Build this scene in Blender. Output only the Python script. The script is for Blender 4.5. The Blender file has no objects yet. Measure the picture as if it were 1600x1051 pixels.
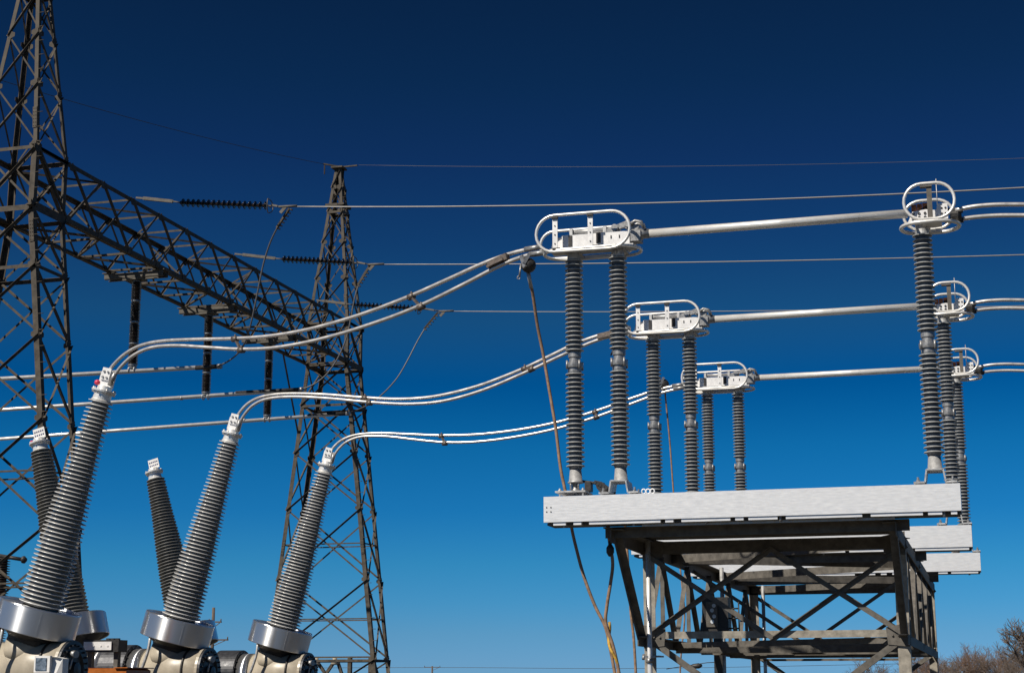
import bpy, math, random
from mathutils import Vector as V, Matrix
random.seed(7)
S = bpy.context.scene
COL = S.collection
PI = math.pi

# ------------------------------------------------------------------ camera
CAM_LOC = V((0, 0, 1.7))
AL, PITCH = math.radians(16.24), math.atan(549.5 / 2550.0)
cd = bpy.data.cameras.new('camera')
cam = bpy.data.objects.new('camera', cd)
COL.objects.link(cam)
cam.location = CAM_LOC
cam.rotation_euler = (PI / 2 + PITCH, 0, AL)
cd.sensor_width = 36.0
cd.lens = 2550.0 / 1600.0 * 36.0
cd.clip_start = 0.1
cd.clip_end = 6000
S.camera = cam
S.render.resolution_x, S.render.resolution_y = 1024, 672

# ------------------------------------------------------------------ light
AZ = math.radians(-33)          # sun azimuth, from -Y towards +X
EL = math.radians(45)
sun_dir = V((math.sin(AZ) * math.cos(EL), -math.cos(AZ) * math.cos(EL), math.sin(EL)))
sd = bpy.data.lights.new('sun', 'SUN')
sd.energy = 5.0
sd.angle = math.radians(0.5)
sd.color = (1.0, 0.93, 0.82)
so = bpy.data.objects.new('sun', sd)
COL.objects.link(so)
so.rotation_euler = sun_dir.to_track_quat('Z', 'Y').to_euler()

w = bpy.data.worlds.new('World')
S.world = w
w.use_nodes = True
nt = w.node_tree
nt.nodes.clear()
N = nt.nodes.new
out = N('ShaderNodeOutputWorld'); bg = N('ShaderNodeBackground')
sky = N('ShaderNodeTexSky'); sky.sky_type = 'NISHITA'; sky.sun_disc = False
sky.sun_elevation = EL
sky.sun_rotation = math.atan2(sun_dir.x, sun_dir.y)
sky.altitude = 200; sky.air_density = 1.0; sky.dust_density = 0.0; sky.ozone_density = 2.5
tc = N('ShaderNodeTexCoord'); sx = N('ShaderNodeSeparateXYZ'); rp = N('ShaderNodeValToRGB'); mx = N('ShaderNodeMix')
mx.data_type = 'RGBA'; mx.blend_type = 'MULTIPLY'; mx.inputs[0].default_value = 1.0
nt.links.new(tc.outputs['Generated'], sx.inputs[0])
nt.links.new(sx.outputs['Z'], rp.inputs[0])
SKY_RAMP = [(0.0000, (0.1622, 0.3982, 0.8902)), (0.0131, (0.1622, 0.3982, 0.8902)), (0.0320, (0.1402, 0.3830, 0.7839)), (0.0510, (0.0969, 0.3762, 0.7484)), (0.0740, (0.0634, 0.3633, 0.6879)), (0.1047, (0.0285, 0.3109, 0.6414)), (0.1431, (0.0140, 0.2850, 0.5667)), (0.1820, (0.0004, 0.2025, 0.4571)), (0.2203, (0.0361, 0.2132, 0.3798)), (0.2659, (0.0309, 0.1552, 0.3184)), (0.3142, (0.0293, 0.1150, 0.2580)), (0.3577, (0.0229, 0.1027, 0.2083)), (0.3999, (0.0223, 0.0898, 0.1776)), (0.6000, (0.0156, 0.0628, 0.1243))]
el = rp.color_ramp.elements
while len(el) < len(SKY_RAMP): el.new(0.5)
for e, (p, c) in zip(el, SKY_RAMP):
    e.position = p; e.color = (*[min(1, v) for v in c], 1)
nt.links.new(sky.outputs[0], mx.inputs[6]); nt.links.new(rp.outputs[0], mx.inputs[7])
nt.links.new(mx.outputs[2], bg.inputs[0]); bg.inputs[1].default_value = 0.10
nt.links.new(bg.outputs[0], out.inputs[0])
S.view_settings.view_transform = 'Standard'
S.view_settings.look = 'None'
S.view_settings.exposure = 0

# ------------------------------------------------------------------ materials
def mat(name, col, rough=0.6, metal=0.0, var=0.15, scale=8.0, stretch=(1, 1, 1), col2=None, bump=0.0, coord='Object', streak=0.0, rvar=0.1, spec=0.5):
    m = bpy.data.materials.new(name); m.use_nodes = True
    t = m.node_tree; b = t.nodes['Principled BSDF']
    b.inputs['Metallic'].default_value = metal
    b.inputs['Specular IOR Level'].default_value = spec
    c = t.nodes.new('ShaderNodeTexCoord'); mp = t.nodes.new('ShaderNodeMapping'); n = t.nodes.new('ShaderNodeTexNoise')
    mp.inputs['Scale'].default_value = stretch
    n.inputs['Scale'].default_value = scale; n.inputs['Detail'].default_value = 6; n.inputs['Roughness'].default_value = 0.65
    t.links.new(c.outputs[coord], mp.inputs[0]); t.links.new(mp.outputs[0], n.inputs['Vector'])
    r = t.nodes.new('ShaderNodeValToRGB')
    c2 = col2 or tuple(max(0, v * (1 - 2 * var)) for v in col)
    r.color_ramp.elements[0].position = 0.34; r.color_ramp.elements[0].color = (*c2, 1)
    r.color_ramp.elements[1].position = 0.66; r.color_ramp.elements[1].color = (*[min(1, v * (1 + var)) for v in col], 1)
    t.links.new(n.outputs['Fac'], r.inputs[0])
    t.links.new(r.outputs[0], b.inputs['Base Color'])
    mr = t.nodes.new('ShaderNodeMapRange')
    mr.inputs[1].default_value = 0.3; mr.inputs[2].default_value = 0.7
    mr.inputs[3].default_value = max(0.03, rough - rvar); mr.inputs[4].default_value = min(1, rough + rvar)
    t.links.new(n.outputs['Fac'], mr.inputs[0]); t.links.new(mr.outputs[0], b.inputs['Roughness'])
    if bump:
        bp = t.nodes.new('ShaderNodeBump'); bp.inputs['Strength'].default_value = bump; bp.inputs['Distance'].default_value = 0.01
        t.links.new(n.outputs['Fac'], bp.inputs['Height']); t.links.new(bp.outputs[0], b.inputs['Normal'])
    return m

M = {
 'galv': mat('galvanised_steel', (0.78, 0.79, 0.81), 0.44, 0.25, 0.05, 22, (0.35, 2, 2.5), bump=0.08, rvar=0.08),
 'galv_dull': mat('dull_galvanised', (0.50, 0.50, 0.50), 0.5, 0.5, 0.15, 14),
 'alu': mat('aluminium', (0.87, 0.85, 0.81), 0.32, 0.4, 0.04, 5),
 'alu_white': mat('bright_aluminium_plate', (0.84, 0.83, 0.82), 0.42, 0.15, 0.06, 9, rvar=0.06),
 'cable': mat('stranded_aluminium', (0.74, 0.71, 0.68), 0.33, 0.6, 0.06, 6),
 'shield': mat('spun_aluminium', (0.72, 0.73, 0.75), 0.33, 0.88, 0.02, 3, rvar=0.02),
 'steel': mat('weathered_lattice_steel', (0.092, 0.078, 0.062), 0.7, 0.0, 0.25, 5, bump=0.2, spec=0.25),
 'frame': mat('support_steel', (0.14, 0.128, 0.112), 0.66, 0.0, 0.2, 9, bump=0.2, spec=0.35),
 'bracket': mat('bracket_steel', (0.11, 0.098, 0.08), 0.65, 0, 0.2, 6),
 'frame_lit': mat('sunlit_support_steel', (0.34, 0.31, 0.26), 0.62, 0, 0.2, 7, bump=0.15, spec=0.35),  # sunlight on legs and lower cross chords put into the colour
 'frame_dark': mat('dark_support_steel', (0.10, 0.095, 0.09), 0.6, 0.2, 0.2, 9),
 'dark': mat('dark_casting', (0.045, 0.043, 0.042), 0.5, 0.3, 0.2, 20),
 'cast': mat('grey_casting', (0.34, 0.34, 0.34), 0.42, 0.55, 0.15, 25, bump=0.15),
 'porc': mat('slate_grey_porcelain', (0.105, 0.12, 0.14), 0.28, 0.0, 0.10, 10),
 'porc_lit_rim': mat('lit_porcelain_rim', (0.50, 0.50, 0.48), 0.35, 0.0, 0.10, 40),  # lit edge of each shed painted in as a lighter rim
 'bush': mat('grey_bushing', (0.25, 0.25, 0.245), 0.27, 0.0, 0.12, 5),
 'bush_lit_rim': mat('lit_bushing_rim', (0.86, 0.85, 0.83), 0.25, 0.1, 0.08, 6),  # bright highlight along the bushing sheds painted in as a pale rim
 'bushm': mat('bushing_rim_in_shade', (0.26, 0.26, 0.25), 0.4, 0.0, 0.1, 8),  # shade put into the rim colour of the left-hand bushings
 'bush_b': mat('grey_bushing_in_shade', (0.135, 0.132, 0.122), 0.4, 0.0, 0.12, 10),  # darker copy of the bushing grey, shade mixed into the colour
 'brown': mat('brown_porcelain', (0.02, 0.011, 0.008), 0.2, 0.0, 0.2, 12),
 'brownrim': mat('brown_porcelain_rim', (0.04, 0.03, 0.026), 0.35, 0.0, 0.2, 12),
 'clampm': mat('brownish_clamp', (0.16, 0.13, 0.11), 0.5, 0.4, 0.2, 20),
 'disc': mat('dark_glazed_disc', (0.018, 0.014, 0.012), 0.2, 0.0, 0.2, 12),
 'tank': mat('beige_tank_paint', (0.44, 0.385, 0.30), 0.4, 0.0, 0.10, 3, bump=0.08),
 'flange': mat('dark_flange', (0.05, 0.052, 0.06), 0.45, 0.3, 0.2, 15),
 'red': mat('red_plastic', (0.72, 0.05, 0.10), 0.5, 0, 0.1, 10),
 'white': mat('white_paint', (0.82, 0.81, 0.79), 0.45, 0, 0.04, 10),
 'ink': mat('dark_blue_ink', (0.05, 0.06, 0.16), 0.6, 0, 0.1, 10),
 'orange': mat('orange_paint', (0.42, 0.12, 0.015), 0.45, 0, 0.12, 6),
 'rope': mat('brown_rope_cable', (0.30, 0.19, 0.12), 0.7, 0, 0.2, 18),
 'rope_y': mat('yellow_rope', (0.60, 0.36, 0.06), 0.7, 0, 0.25, 18),
 'copper': mat('brown_contact', (0.06, 0.022, 0.01), 0.35, 0.7, 0.3, 25),
 'wood': mat('weathered_wood_pole', (0.12, 0.09, 0.07), 0.8, 0, 0.2, 10, (1, 1, 0.2)),
 'wire': mat('dull_wire', (0.30, 0.29, 0.285), 0.5, 0.4, 0.03, 5),
 'wire_mid': mat('grey_wire', (0.12, 0.12, 0.125), 0.5, 0.2, 0.03, 5),
 'wire_dark': mat('dark_wire', (0.03, 0.035, 0.04), 0.5, 0.3, 0.05, 5),
 'bark': mat('bare_bark', (0.20, 0.155, 0.125), 0.85, 0, 0.2, 3),
 'bark2': mat('reddish_bark', (0.24, 0.16, 0.12), 0.85, 0, 0.2, 3),
 'ground': mat('dry_gravel_ground', (0.075, 0.066, 0.05), 0.95, 0, 0.2, 0.6, col2=(0.05, 0.045, 0.034), bump=0.4),
 'lens': mat('floodlight_lens', (0.35, 0.36, 0.38), 0.12, 0.6, 0.4, 12),
 'glass': mat('lens_glass', (0.75, 0.8, 0.85), 0.1, 0.2, 0.05, 8),
}

_t = M['shield'].node_tree; _b = _t.nodes['Principled BSDF']; _g = _t.nodes.new('ShaderNodeTangent')
_g.direction_type = 'RADIAL'; _g.axis = 'Z'; _b.inputs['Anisotropic'].default_value = 0.9; _b.inputs['Anisotropic Rotation'].default_value = 0.25
_t.links.new(_g.outputs[0], _b.inputs['Tangent'])

# ------------------------------------------------------------------ mesh builder
class MB:
    def __init__(s): s.v = []; s.f = []; s.sm = []; s.mi = []
    def quadstrip(s, rings, closed=True, smooth=True, mi=0, cap=True):
        b0 = len(s.v); n = len(rings[0])
        for r in rings: s.v.extend(r)
        for i in range(len(rings) - 1):
            for j in range(n if closed else n - 1):
                k = (j + 1) % n
                s.f.append((b0 + i * n + j, b0 + i * n + k, b0 + (i + 1) * n + k, b0 + (i + 1) * n + j))
                s.sm.append(smooth); s.mi.append(mi if not isinstance(mi, (list, tuple)) else mi[i])
        if cap:
            s.f.append(tuple(b0 + j for j in reversed(range(n)))); s.sm.append(False); s.mi.append(mi if isinstance(mi, int) else mi[0])
            e = b0 + (len(rings) - 1) * n
            s.f.append(tuple(e + j for j in range(n))); s.sm.append(False); s.mi.append(mi if isinstance(mi, int) else mi[-1])
        return s
    def box(s, x0, x1, y0, y1, z0, z1, mi=0):
        return s.bar(V(((x0 + x1) / 2, (y0 + y1) / 2, z0)), V(((x0 + x1) / 2, (y0 + y1) / 2, z1)), x1 - x0, y1 - y0, V((1, 0, 0)), mi)
    def bar(s, a, b, w, h, side=None, mi=0):
        a, b = V(a), V(b); d = (b - a).normalized()
        side = V(side) if side is not None else V((0, 0, 1))
        u = side - d * side.dot(d)
        if u.length < 1e-4: u = d.orthogonal()
        u.normalize(); q = d.cross(u)
        c = [u * (-w / 2) + q * (-h / 2), u * (w / 2) + q * (-h / 2), u * (w / 2) + q * (h / 2), u * (-w / 2) + q * (h / 2)]
        return s.quadstrip([[a + k for k in c], [b + k for k in c]], smooth=False, mi=mi)
    def angle(s, a, b, size, t, n1, n2):
        """rolled L section: one flange runs along n1, the other along n2 from the heel line a-b"""
        a, b = V(a), V(b); d = (b - a).normalized()
        u = V(n1); u = (u - d * u.dot(d)); u = u.normalized() if u.length > 1e-4 else d.orthogonal().normalized()
        q = V(n2); q = q - d * q.dot(d) - u * q.dot(u)
        q = q.normalized() if q.length > 1e-4 else d.cross(u)
        prof = [V((0, 0, 0)), u * size, u * size + q * t, u * t + q * t, u * t + q * size, q * size]
        return s.quadstrip([[a + k for k in prof], [b + k for k in prof]], smooth=False)
    def tube(s, pts, r, n=8, closed=False, mi=0, rs=None):
        pts = [V(p) for p in pts]; m = len(pts); rings = []; nrm = None
        for i, p in enumerate(pts):
            if closed: t = pts[(i + 1) % m] - pts[i - 1]
            else: t = pts[min(i + 1, m - 1)] - pts[max(i - 1, 0)]
            t.normalize()
            if nrm is None: nrm = t.orthogonal().normalized()
            nrm = nrm - t * nrm.dot(t)
            nrm = nrm.normalized() if nrm.length > 1e-6 else t.orthogonal().normalized()
            q = t.cross(nrm); rr = rs[i] if rs else r
            rings.append([p + (nrm * math.cos(2 * PI * k / n) + q * math.sin(2 * PI * k / n)) * rr for k in range(n)])
        if closed:
            # match the twist on the closing ring
            best = min(range(n), key=lambda k: (rings[0][k] - rings[-1][0]).length)
            rings.append([rings[0][(k + best) % n] for k in range(n)])
            return s.quadstrip(rings, mi=mi, cap=False)
        return s.quadstrip(rings, mi=mi)
    def lathe(s, prof, o=(0, 0, 0), axis=(0, 0, 1), n=24, smooth=True, cap=True, mis=None):
        o = V(o); ax = V(axis).normalized(); u = ax.orthogonal().normalized(); q = ax.cross(u)
        rings = [[o + ax * z + (u * math.cos(2 * PI * k / n) + q * math.sin(2 * PI * k / n)) * r for k in range(n)] for r, z in prof]
        return s.quadstrip(rings, smooth=smooth, cap=cap, mi=mis if mis else 0)
    def cyl(s, a, b, r, n=16, r2=None):
        a, b = V(a), V(b)
        return s.lathe([(r, 0), (r2 if r2 is not None else r, (b - a).length)], a, b - a, n)
    def poly(s, pts, off):
        """extruded polygon"""
        pts = [V(p) for p in pts]; off = V(off)
        return s.quadstrip([pts, [p + off for p in pts]], smooth=False)

ORG = {}
def props(o, label=None, cat=None, group=None, kind=None):
    if label: o['label'] = label
    if cat: o['category'] = cat
    if group: o['group'] = group
    if kind: o['kind'] = kind
    return o
def root(name, loc, label, cat, group=None):
    o = bpy.data.objects.new(name, None); COL.objects.link(o); o.location = loc; o.empty_display_size = 0.3
    ORG[o.name] = V(loc)
    return props(o, label, cat, group)
def link(name, me, parent=None, org=(0, 0, 0)):
    o = bpy.data.objects.new(name, me); COL.objects.link(o); org = V(org)
    ORG[o.name] = org
    if parent: o.parent = parent; o.location = org - ORG[parent.name]
    else: o.location = org
    return o
def mesh(mb, mats, org=(0, 0, 0), name='mesh'):
    org = V(org); me = bpy.data.meshes.new(name)
    me.from_pydata([tuple(V(p) - org) for p in mb.v], [], mb.f)
    if not isinstance(mats, (list, tuple)): mats = [mats]
    for k in mats: me.materials.append(M[k])
    me.polygons.foreach_set('use_smooth', mb.sm); me.polygons.foreach_set('material_index', mb.mi)
    me.update(); me.validate()
    return me
def part(name, mb, mats, parent=None, org=None):
    if org is None: org = ORG[parent.name] if parent else V((0, 0, 0))
    return link(name, mesh(mb, mats, org, name), parent, org)
def copy_tree(o, parent=None, loc=None):
    c = o.copy(); COL.objects.link(c)
    if parent: c.parent = parent
    if loc is not None: c.location = loc
    for ch in [x for x in bpy.data.objects if x.parent == o]: copy_tree(ch, c)
    return c
def catmull(pts, k=5):
    pts = [V(p) for p in pts]; P = [pts[0] * 2 - pts[1]] + pts + [pts[-1] * 2 - pts[-2]]; o = []
    for i in range(1, len(P) - 2):
        a, b, c, d = P[i - 1:i + 3]
        for j in range(k):
            t = j / k
            o.append(0.5 * ((2 * b) + (c - a) * t + (2 * a - 5 * b + 4 * c - d) * t * t + (3 * b - a - 3 * c + d) * t ** 3))
    o.append(pts[-1]); return o
def smooth_path(pts, it=2):
    pts = [V(p) for p in pts]
    for _ in range(it):
        pts = [pts[0]] + [(pts[i - 1] + pts[i] * 2 + pts[i + 1]) / 4 for i in range(1, len(pts) - 1)] + [pts[-1]]
    return pts
def racetrack(c, u, v, a, r, rv=None, n=10):
    """closed capsule path: straights of half length a along u, round ends of radius r"""
    c, u, v = V(c), V(u), V(v); rv = rv or r; o = []
    for k in range(n + 1):
        t = -PI / 2 + PI * k / n; o.append(c + u * (a + r * math.cos(t)) + v * rv * math.sin(t))
    for k in range(n + 1):
        t = PI / 2 + PI * k / n; o.append(c + u * (-a + r * math.cos(t)) + v * rv * math.sin(t))
    return o
def sheds(rc, rs, z0, z1, n, alt=None, r1=None, s1=None):
    """shed stack profile; returns profile and material index per segment (1 on the shed rims)"""
    prof = []; mis = []; p = (z1 - z0) / n
    for i in range(n):
        f = i / max(1, n - 1)
        a = rc + ((r1 - rc) * f if r1 else 0); b = rs + ((s1 - rs) * f if s1 else 0)
        if alt and i % 2: b = a + (b - a) * alt
        z = z0 + i * p
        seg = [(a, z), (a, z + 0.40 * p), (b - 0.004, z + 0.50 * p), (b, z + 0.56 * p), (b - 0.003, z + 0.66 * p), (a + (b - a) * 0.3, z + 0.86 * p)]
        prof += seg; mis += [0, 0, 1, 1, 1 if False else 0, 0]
    prof.append((rc if not r1 else r1, z1))
    return prof, mis

# ------------------------------------------------------------------ ground
g = MB(); R = 3000; n = 24
g.v = [V((-R + 2 * R * i / n, -R + 2 * R * j / n, 0)) for j in range(n + 1) for i in range(n + 1)]
g.f = [(j * (n + 1) + i, j * (n + 1) + i + 1, (j + 1) * (n + 1) + i + 1, (j + 1) * (n + 1) + i) for j in range(n) for i in range(n)]
g.sm = [False] * len(g.f); g.mi = [0] * len(g.f)
props(part('ground', g, 'ground'), 'flat dry gravel yard reaching the horizon', None, None, 'structure')

# ------------------------------------------------------------------ lattice towers
LV = [0, 2.75, 5.65, 8.3, 10.45, 12.3, 13.85, 15.5, 17.3, 18.8, 20.1, 21.1, 21.9]
def hx(z): return 0.85 + (13.85 - z) * 0.118 if z < 13.85 else (0.85 if z <= 15.5 else 0.85 - (z - 15.5) * 0.114)
def hy(z): return 0.76 if z <= 15.5 else 0.76 - (z - 15.5) * 0.1
def tower(cx, cy, label):
    t = root('lattice_tower', (cx, cy, 0), label, 'lattice tower')
    P = lambda sx, sy, z: V((cx + sx * hx(z), cy + sy * hy(z), z))
    for sx in (-1, 1):
        for sy in (-1, 1):
            m = MB()
            for i in range(len(LV) - 1):
                sz = 0.15 if LV[i] < 15 else 0.11
                m.angle(P(sx, sy, LV[i]), P(sx, sy, LV[i + 1]), sz, 0.018, (-sx, 0, 0), (0, -sy, 0))
            # splice plates with bolts
            for z in (12.9, 6.6, 16.0):
                p = P(sx, sy, z); q = P(sx, sy, z + 0.6)
                m.bar(p + V((-sx * 0.07, sy * 0.012, 0)), q + V((-sx * 0.07, sy * 0.012, 0)), 0.12, 0.012, (1, 0, 0))
                for k in range(6):
                    for w_ in (0.04, 0.10):
                        c = p.lerp(q, (k + 0.5) / 6) + V((-sx * w_, sy * 0.016, 0))
                        m.cyl(c, c + V((0, sy * 0.016, 0)), 0.013, 6)
            part('leg', m, 'steel', t)
    faces = [((-1, -1), (1, -1), V((0, -1, 0))), ((-1, 1), (1, 1), V((0, 1, 0))), ((1, -1), (1, 1), V((1, 0, 0))), ((-1, -1), (-1, 1), V((-1, 0, 0)))]
    for fa, fb, nn in faces:
        m = MB()
        for i in range(len(LV) - 1):
            z0, z1 = LV[i], LV[i + 1]
            s_ = 0.058 if z0 < 15 else 0.046
            a0, a1, b0, b1 = P(*fa, z0), P(*fa, z1), P(*fb, z0), P(*fb, z1)
            h = (b0 - a0).normalized()
            inn = 0.02
            m.angle(a0 + nn * 0.012, b1 + nn * 0.012, s_, 0.008, (0, 0, -1), nn)
            m.angle(b0 - nn * inn, a1 - nn * inn, s_, 0.008, (0, 0, 1), -nn)
            # gusset at the leg nodes
            for p, d in ((a0, h), (b0, -h)):
                m.poly([p + d * 0.02 + V((0, 0, -0.14)) + nn * 0.004, p + d * 0.22 + V((0, 0, -0.04)) + nn * 0.004, p + d * 0.22 + V((0, 0, 0.06)) + nn * 0.004, p + d * 0.02 + V((0, 0, 0.14)) + nn * 0.004], nn * 0.008)
            if LV[i] in (2.75, 12.3, 13.85, 15.5, 20.1):
                m.angle(a0 + nn * 0.02, b0 + nn * 0.02, 0.09, 0.01, (0, 0, -1), -nn)
            if z0 in (2.75, 5.65) or z0 == 0:
                zm = (z0 + z1) / 2
                m.angle(P(*fa, zm) - nn * 0.03, P(*fb, zm) - nn * 0.03, 0.045, 0.006, (0, 0, 1), -nn)
        part('bracing', m, 'steel', t)
    # peak: collar and short cap frame
    m = MB()
    for z, e in ((20.3, 0.10),):
        a = [P(-1, -1, z) + V((-e, -e, 0)), P(1, -1, z) + V((e, -e, 0)), P(1, 1, z) + V((e, e, 0)), P(-1, 1, z) + V((-e, e, 0))]
        for i in range(4): m.angle(a[i], a[(i + 1) % 4], 0.09, 0.01, (0, 0, 1), V((cx, cy, z)) - a[i])
    part('collar', m, 'steel', t)
    m = MB(); m.box(cx - 0.24, cx + 0.24, cy - 0.26, cy + 0.26, 21.9, 21.96)
    m.bar((cx - 0.55, cy - 0.3, 22.08), (cx + 0.1, cy, 21.98), 0.05, 0.06)
    m.bar((cx - 0.1, cy, 21.98), (cx + 0.8, cy - 0.05, 21.97), 0.05, 0.06)
    m.bar((cx - 0.5, cy - 0.28, 22.05), (cx - 0.5, cy - 0.28, 21.65), 0.04, 0.03)
    part('peak_cap', m, 'steel', t)
    # lightning of step bolts on one leg
    z = 3.0
    while z < 21:
        p = P(1, -1, z); part('step_bolt', MB().cyl(p, p + V((0.16, 0, 0)), 0.01, 5), 'steel', t); z += 0.42
    for sx in (-1, 1):
        for sy in (-1, 1):
            p = P(sx, sy, 0); part('footing', MB().cyl(p + V((0, 0, -0.3)), p + V((0, 0, 0.12)), 0.35, 16), 'ground', t)
    return t
TX = -24.0
tower(TX, 36.1, 'tall brown steel lattice tower at the left edge, the nearer and larger of the two')
tower(TX, 57.75, 'brown steel lattice tower with its pointed peak in view, at the far truss end')

# ------------------------------------------------------------------ truss beam between the towers
tb = root('truss_beam', (TX, 47, 13.85), 'long box truss beam of dark angle steel spanning between the two lattice towers', 'truss beam')
XL, XR, ZB, ZT = TX - 0.87, TX + 0.87, 13.85, 15.5
Y0, NP, PW = 35.35, 14, 1.655
Y1 = Y0 + NP * PW
for x, z, name in ((XL, ZB, 'c'), (XR, ZB, 'c'), (XL, ZT, 'c'), (XR, ZT, 'c')):
    sx = -1 if x > TX else 1; sz = 1 if z == ZB else -1
    part('chord', MB().angle((x, Y0 - 0.15, z), (x, Y1 + 0.1, z), 0.14 if z == ZB else 0.12, 0.016, (sx, 0, 0), (0, 0, sz)), 'steel', tb)
def node(x, z, k): return V((x, Y0 + k * PW, z))
for x, nn in ((XL, V((-1, 0, 0))), (XR, V((1, 0, 0)))):
    m = MB()
    for k in range(NP):
        m.angle(node(x, ZT, k) + nn * 0.012, node(x, ZB, k + 1) + nn * 0.012, 0.062, 0.008, (0, 1, 0), -nn)
        m.angle(node(x, ZB, k) - nn * 0.02, node(x, ZT, k + 1) - nn * 0.02, 0.062, 0.008, (0, -1, 0), -nn)
        for z, s_ in ((ZT, -1), (ZB, 1)):
            p = node(x, z, k) + nn * 0.006
            m.poly([p + V((0, -0.16, 0)), p + V((0, 0.16, 0)), p + V((0, 0.08, s_ * 0.2)), p + V((0, -0.08, s_ * 0.2))], nn * 0.008)
    part('side_bracing', m, 'steel', tb)
for z, nn in ((ZT, V((0, 0, 1))), (ZB, V((0, 0, -1)))):
    m = MB()
    for k in range(NP + 1):
        m.angle(node(XL, z, k), node(XR, z, k), 0.06, 0.007, (0, 1, 0), -nn)
        if k < NP:
            a, b = (XL, XR) if k % 2 else (XR, XL)
            m.angle(node(a, z, k) - nn * 0.02, node(b, z, k + 1) - nn * 0.02, 0.06, 0.007, (0, 1, 0), -nn)
    part('cross_bracing', m, 'steel', tb)
m = MB()
for k in range(2, NP - 1, 3):
    m.angle(node(XL, ZB, k), node(XR, ZT, k), 0.05, 0.007, (0, 1, 0), (0, 0, 1))
    m.angle(node(XR, ZB, k) + V((0, .03, 0)), node(XL, ZT, k) + V((0, .03, 0)), 0.05, 0.007, (0, 1, 0), (0, 0, 1))
part('diaphragm', m, 'steel', tb)
part('knee_brace', MB().angle((XL, 54.8, ZB), (TX - 1.15, 57.0, 11.2), 0.07, 0.008, (1, 0, 0), (0, 1, 0)), 'steel', tb)
POSTY = (42.25, 47.0, 51.7)
for y in POSTY:
    m = MB()
    for s_ in (-1, 1):
        m.bar((XL - 0.1, y + s_ * 0.16, 13.74), (XR + 0.1, y + s_ * 0.16, 13.74), 0.02, 0.15, (0, 1, 0))
        m.bar((XL - 0.1, y + s_ * 0.12, 13.655), (XR + 0.1, y + s_ * 0.12, 13.655), 0.08, 0.015, (0, 1, 0))
    m.box(TX - 0.22, TX + 0.28, y - 0.2, y + 0.2, 13.585, 13.64)
    m.box(XR - 0.25, XR + 0.16, y - 0.2, y + 0.2, 13.825, 13.845)
    m.box(XL - 0.16, XL + 0.25, y - 0.2, y + 0.2, 13.825, 13.845)
    part('mounting_bracket', m, 'bracket', tb)

# ------------------------------------------------------------------ brown post insulators hanging below the truss
HX = -23.97
def hanging_post():
    y = POSTY[0]
    t = root('post_insulator', (HX, y, 13.585), 'x', 'insulator', 'brown post insulators hanging below the truss beam')
    L = (13.585 - 11.0) / 4
    for k in range(4):
        zt = 13.585 - k * L
        p, mi = sheds(0.10, 0.155, 0.03, L - 0.03, 14, 0.8)
        part('porcelain_unit', MB().lathe(p, (HX, y, zt - L), (0, 0, 1), 20, mis=mi), ['brown', 'brownrim'], t)
        mb = MB().lathe([(0.10, 0), (0.135, 0.0), (0.135, 0.04), (0.1, 0.04)], (HX, y, zt - L), (0, 0, 1), 20, smooth=False)
        if k == 0: part('top_flange', MB().lathe([(0.12, 0), (0.12, 0.05)], (HX, y, zt - 0.05), (0, 0, 1), 20), 'cast', t)
        part('joint_fitting', mb, 'cast', t)
    mb = MB().lathe([(0.11, 0), (0.10, -0.06), (0.06, -0.09)], (HX, y, 11.0), (0, 0, 1), 16)
    for s_ in (-0.09, 0.09):
        mb.tube(racetrack((HX + s_, y, 10.88), (0, 1, 0), (0, 0, 1), 0.0, 0.085, 0.085, 8), 0.02, 6, True)
    part('pipe_clamp', mb, 'galv_dull', t)
    return t
hp = hanging_post()
labs = ['brown post insulator nearest the left tower, hanging on the first mounting bracket of the truss',
        'brown post insulator on the middle truss bracket, crossed by the near jumper cables',
        'brown post insulator on the farthest mounting bracket of the truss, near the far tower']
hp['label'] = labs[0]
for y, l in zip(POSTY[1:], labs[1:]):
    c = copy_tree(hp, None, V((HX, y, 13.585))); c['label'] = l
for y, xe, zl, l in ((POSTY[0], -21.15, 0.0, 'aluminium bus pipe, highest of the three under the truss, behind the left tower'),
                 (POSTY[1], -20.65, -0.05, 'aluminium bus pipe, middle of the three, clamped to the middle hanging insulator'),
                 (POSTY[2], -20.95, -0.1, 'aluminium bus pipe, lowest of the three, clamped to the farthest hanging insulator')):
    t = root('bus_pipe', (HX, y, 10.88), l, 'bus pipe', 'bus pipes under the truss beam')
    part('pipe', MB().cyl((-46, y, 10.88 + zl * 5), (xe, y, 10.90 + (0.05 if zl else -0.07)), 0.062, 16), 'alu', t)
    m = MB(); zz = 10.90 + (0.05 if zl else -0.07)
    m.cyl((xe - 0.06, y, zz), (xe + 0.07, y, zz), 0.075, 14)
    m.cyl((HX - 0.9, y, 10.885), (HX - 0.82, y, 10.885), 0.07, 12)
    part('end_cap', m, 'cast', t)
    xs_ = {POSTY[0]: -21.9, POSTY[1]: -22.9, POSTY[2]: -22.4}[y]
    part('truss_shadow_sleeve', MB().cyl((xs_, y, zz - 0.004), (xe - 0.05, y, zz), 0.068, 14), 'dark', t)  # black sleeve stands in for the truss shadow on the pipe end

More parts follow.
